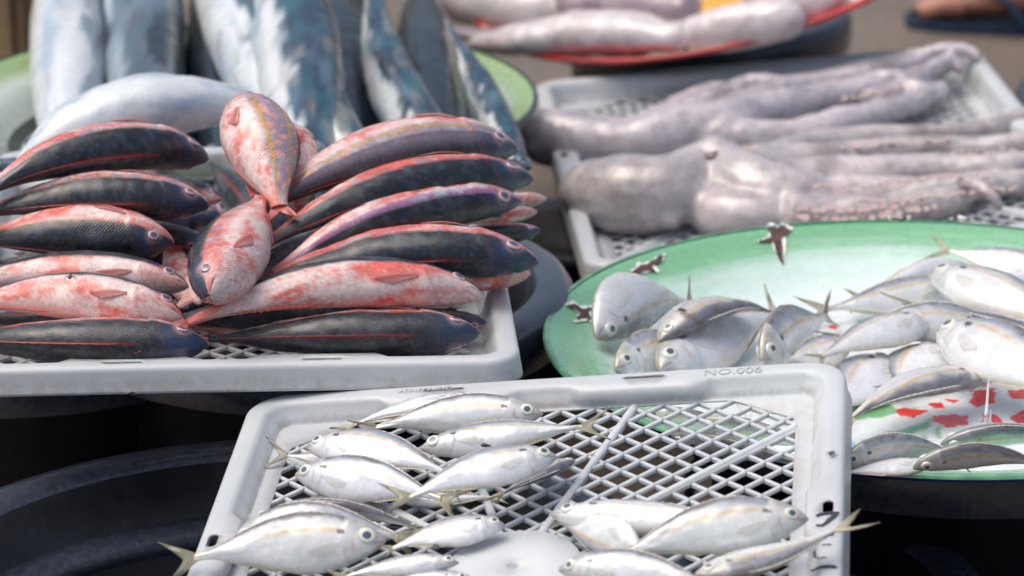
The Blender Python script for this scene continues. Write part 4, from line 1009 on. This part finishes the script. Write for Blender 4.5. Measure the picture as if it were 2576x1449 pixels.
# ------------------------------------------------------------------ writing on the front tray
def text_on(F, txt, px, py, size, yaw_extra, parent, name, mat, w=.0012, sx=1.):
    cu = bpy.data.curves.new(name, 'FONT'); cu.body = txt; cu.size = size; cu.extrude = .00025; cu.fill_mode = 'NONE' if False else 'BOTH'
    o = bpy.data.objects.new(name, cu); COL.objects.link(o)
    P = F.local(F.at(px, py, w)); o.parent = parent
    d_ = Vector(F.M.T @ (F.T-np.array(parent.matrix_basis.translation)))
    o.location = Vector(P)+d_; o.rotation_euler = (0, 0, yaw_extra); o.scale = (sx, 1, 1)
    cu.materials.append(mat); bpy.context.view_layer.update()
    me = bpy.data.meshes.new_from_object(o.evaluated_get(bpy.context.evaluated_depsgraph_get()))
    q = bpy.data.objects.new(name, me); COL.objects.link(q); q.parent = parent; q.location = o.location; q.rotation_euler = o.rotation_euler; q.scale = o.scale
    me.materials.clear(); me.materials.append(M_PLASTIC); bpy.data.objects.remove(o); return q
M_EMB = simple('moulded_letters', (.56, .57, .58), .45, 0, 200, .2)
text_on(F_FRONT, 'NO.006', 1768, 944, .0115, 0, T_FRONT, 'moulded_number', M_EMB, .0006, 1.15)
text_on(F_FRONT, 'VEHIYAKID', 995, 988, .0070, 0, T_FRONT, 'moulded_lettering', M_EMB, .0010, 1.25)
def ink(pts, wd, F=F_FRONT):
    V, Fc = [], []; P = [F.at(x, y, .0012) for x, y in pts]; rnd = random.Random(len(pts)*7+int(pts[0][0]))
    n = len(P)
    for i, p in enumerate(P):
        tg = P[min(i+1, n-1)]-P[max(i-1, 0)]; tg /= np.linalg.norm(tg); s = np.cross(F.n, tg); q = wd*(.6+.8*rnd.random())
        for z in (0, .0003): V += [p+s*q/2+F.n*z, p-s*q/2+F.n*z]
    for i in range(n-1):
        a, b_ = i*4, i*4+4
        Fc += [(a+2, a+3, b_+3, b_+2), (a, b_, b_+1, a+1), (a, a+2, b_+2, b_), (a+1, b_+1, b_+3, a+3)]
    mesh_obj('marker_scribble', V, Fc, M_INK, T_FRONT, smooth=False)
ink([(2053, 1298), (2065, 1293), (2080, 1291), (2100, 1290), (2112, 1290)], .0024)
ink([(2104, 1292), (2096, 1300), (2088, 1306), (2080, 1314), (2072, 1320)], .0030)
ink([(2053, 1322), (2062, 1321), (2072, 1322)], .0024)
ink([(2086, 1346), (2098, 1345)], .0016)
ink([(2066, 1371), (2080, 1370), (2092, 1370)], .0012)
ink([(2050, 1384), (2049, 1393), (2050, 1402), (2062, 1404), (2078, 1402)], .0016)
ink([(2040, 1436), (2048, 1434), (2062, 1427), (2080, 1425), (2096, 1425), (2104, 1428)], .0028)

# ------------------------------------------------------------------ fin spine, water drops
sp_fish = [o for o in COL.objects if o.get('label', '').startswith('scad with a thin fin spine')][0]
for pts in ([(2482, 1070), (2481, 1045), (2484, 1000), (2487, 952)], [(2489, 1070), (2491, 1050), (2493, 1030)]):
    tip = len(pts)-1
    V, Fc = tube_mesh([[(*F_PLATE.at(x, y, .0 + .010*k), (.0022, .0016, .0010, .0004)[k+3-tip]) for k, (x, y) in enumerate(pts)]], 8)
    mesh_obj('fin_spine', V, Fc, M_FIN, sp_fish, col=np.tile([.80, .80, .80], (len(V), 1)))

# ------------------------------------------------------------------ person's foot in a flip-flop (top right)
G0 = Frame([0, 0, 0]); FT = G0.at(2290, 84, .0)      # toe end of the sole, on the ground
per = empty('person', FT, 'bare foot of a person in a navy blue flip-flop, standing at the top right', 'person')
def fp(x, y, z): return FT+np.array([x, y, z])
ax = np.array([math.cos(R(-10)), math.sin(R(-10)), 0]); ay = np.array([-ax[1], ax[0], 0])
def ft(a, b_, z): return FT+ax*a+ay*b_+np.array([0, 0, z])
chains = [[(*ft(.045, .045, .042), .022, .8), (*ft(.09, .045, .046), .036, .62), (*ft(.14, .045, .055), .036, .8), (*ft(.19, .045, .062), .036, .95), (*ft(.235, .045, .055), .034, 1.)],
          [(*ft(.195, .045, .075), .036), (*ft(.205, .045, .13), .036), (*ft(.21, .045, .25), .048), (*ft(.21, .045, .36), .055), (*ft(.20, .045, .46), .060), (*ft(.20, .045, .75), .075), (*ft(.20, .045, .9), .08)]]
for i, (b_, ln, r_) in enumerate(((.015, .005, .0125), (.036, -.002, .0095), (.053, .006, .009), (.068, .016, .0085), (.080, .030, .008))):
    chains.append([(*ft(.075, .02+.8*(b_-.015), .040), r_*1.25), (*ft(.042+ln, b_, .040), r_*1.1), (*ft(.022+ln, b_, .034), r_*1.05), (*ft(.010+ln, b_, .031), r_)])
soft('body', chains, M_SKIN, per, .004, 4)
V, Fc = [], []; n_ = 40
for z, gq in ((.0005, .97), (.004, 1.), (.018, 1.), (.020, .97)):
    for k in range(n_):
        a = 2*math.pi*k/n_; ca, sa = math.cos(a), math.sin(a)
        V.append(ft(.130+.142*gq*math.copysign(abs(ca)**.8, ca), .045+(.042-.006*math.cos(a)+.0)*gq*math.copysign(abs(sa)**.85, sa), z))
Fc = grid_faces(4, n_, True); Fc += [tuple(range(n_-1, -1, -1)), tuple(range(3*n_, 4*n_))]
mesh_obj('flip_flop_sole', V, Fc, M_SANDAL, per)
V, Fc = tube_mesh([[(*ft(.17, -.006, .020), .008, .6), (*ft(.13, .004, .060), .010, .5), (*ft(.085, .022, .076), .010, .5), (*ft(.052, .027, .055), .006), (*ft(.045, .027, .020), .005)],
                   [(*ft(.17, .094, .020), .008, .6), (*ft(.13, .080, .066), .010, .5), (*ft(.085, .045, .078), .010, .5), (*ft(.060, .027, .062), .006)]], 12)
mesh_obj('flip_flop_strap', V, Fc, M_SANDAL, per)

# ------------------------------------------------------------------ wooden box behind the bowl
def boxv(x0, x1, y0, y1, z0, z1): return [(x, y, z) for x in (x0, x1) for y in (y0, y1) for z in (z0, z1)]
BF = [(0, 1, 3, 2), (4, 6, 7, 5), (0, 4, 5, 1), (2, 3, 7, 6), (0, 2, 6, 4), (1, 5, 7, 3)]
def zbox(name, parent, x0, x1, y0, y1, z0, z1, mat):
    o = mesh_obj(name, boxv(x0, x1, y0, y1, z0, z1), BF, mat, parent, smooth=False); bv = o.modifiers.new('b', 'BEVEL'); bv.width = .003; bv.segments = 2; return o
bx = G0.at(66, 60, .25); cr = empty('wooden_crate', (bx[0]-.25, bx[1]+.2, 0), 'brown wooden crate standing behind the green bowl at the far left', 'crate')
x1 = bx[0]; y0 = bx[1]
for k in range(4): zbox('front_plank', cr, x1-.50, x1-.002, y0, y0+.014, .01+k*.095, .098+k*.095, M_WOOD)
for k in range(4): zbox('side_plank', cr, x1-.014, x1, y0+.016, y0+.40, .01+k*.095, .098+k*.095, M_WOOD)
for k in range(4): zbox('side_plank', cr, x1-.50, x1-.486, y0+.016, y0+.40, .01+k*.095, .098+k*.095, M_WOOD)
for xx in (x1-.045, x1-.50): zbox('corner_post', cr, xx, xx+.03, y0-.016, y0-.001, .0, .40, M_WOOD)
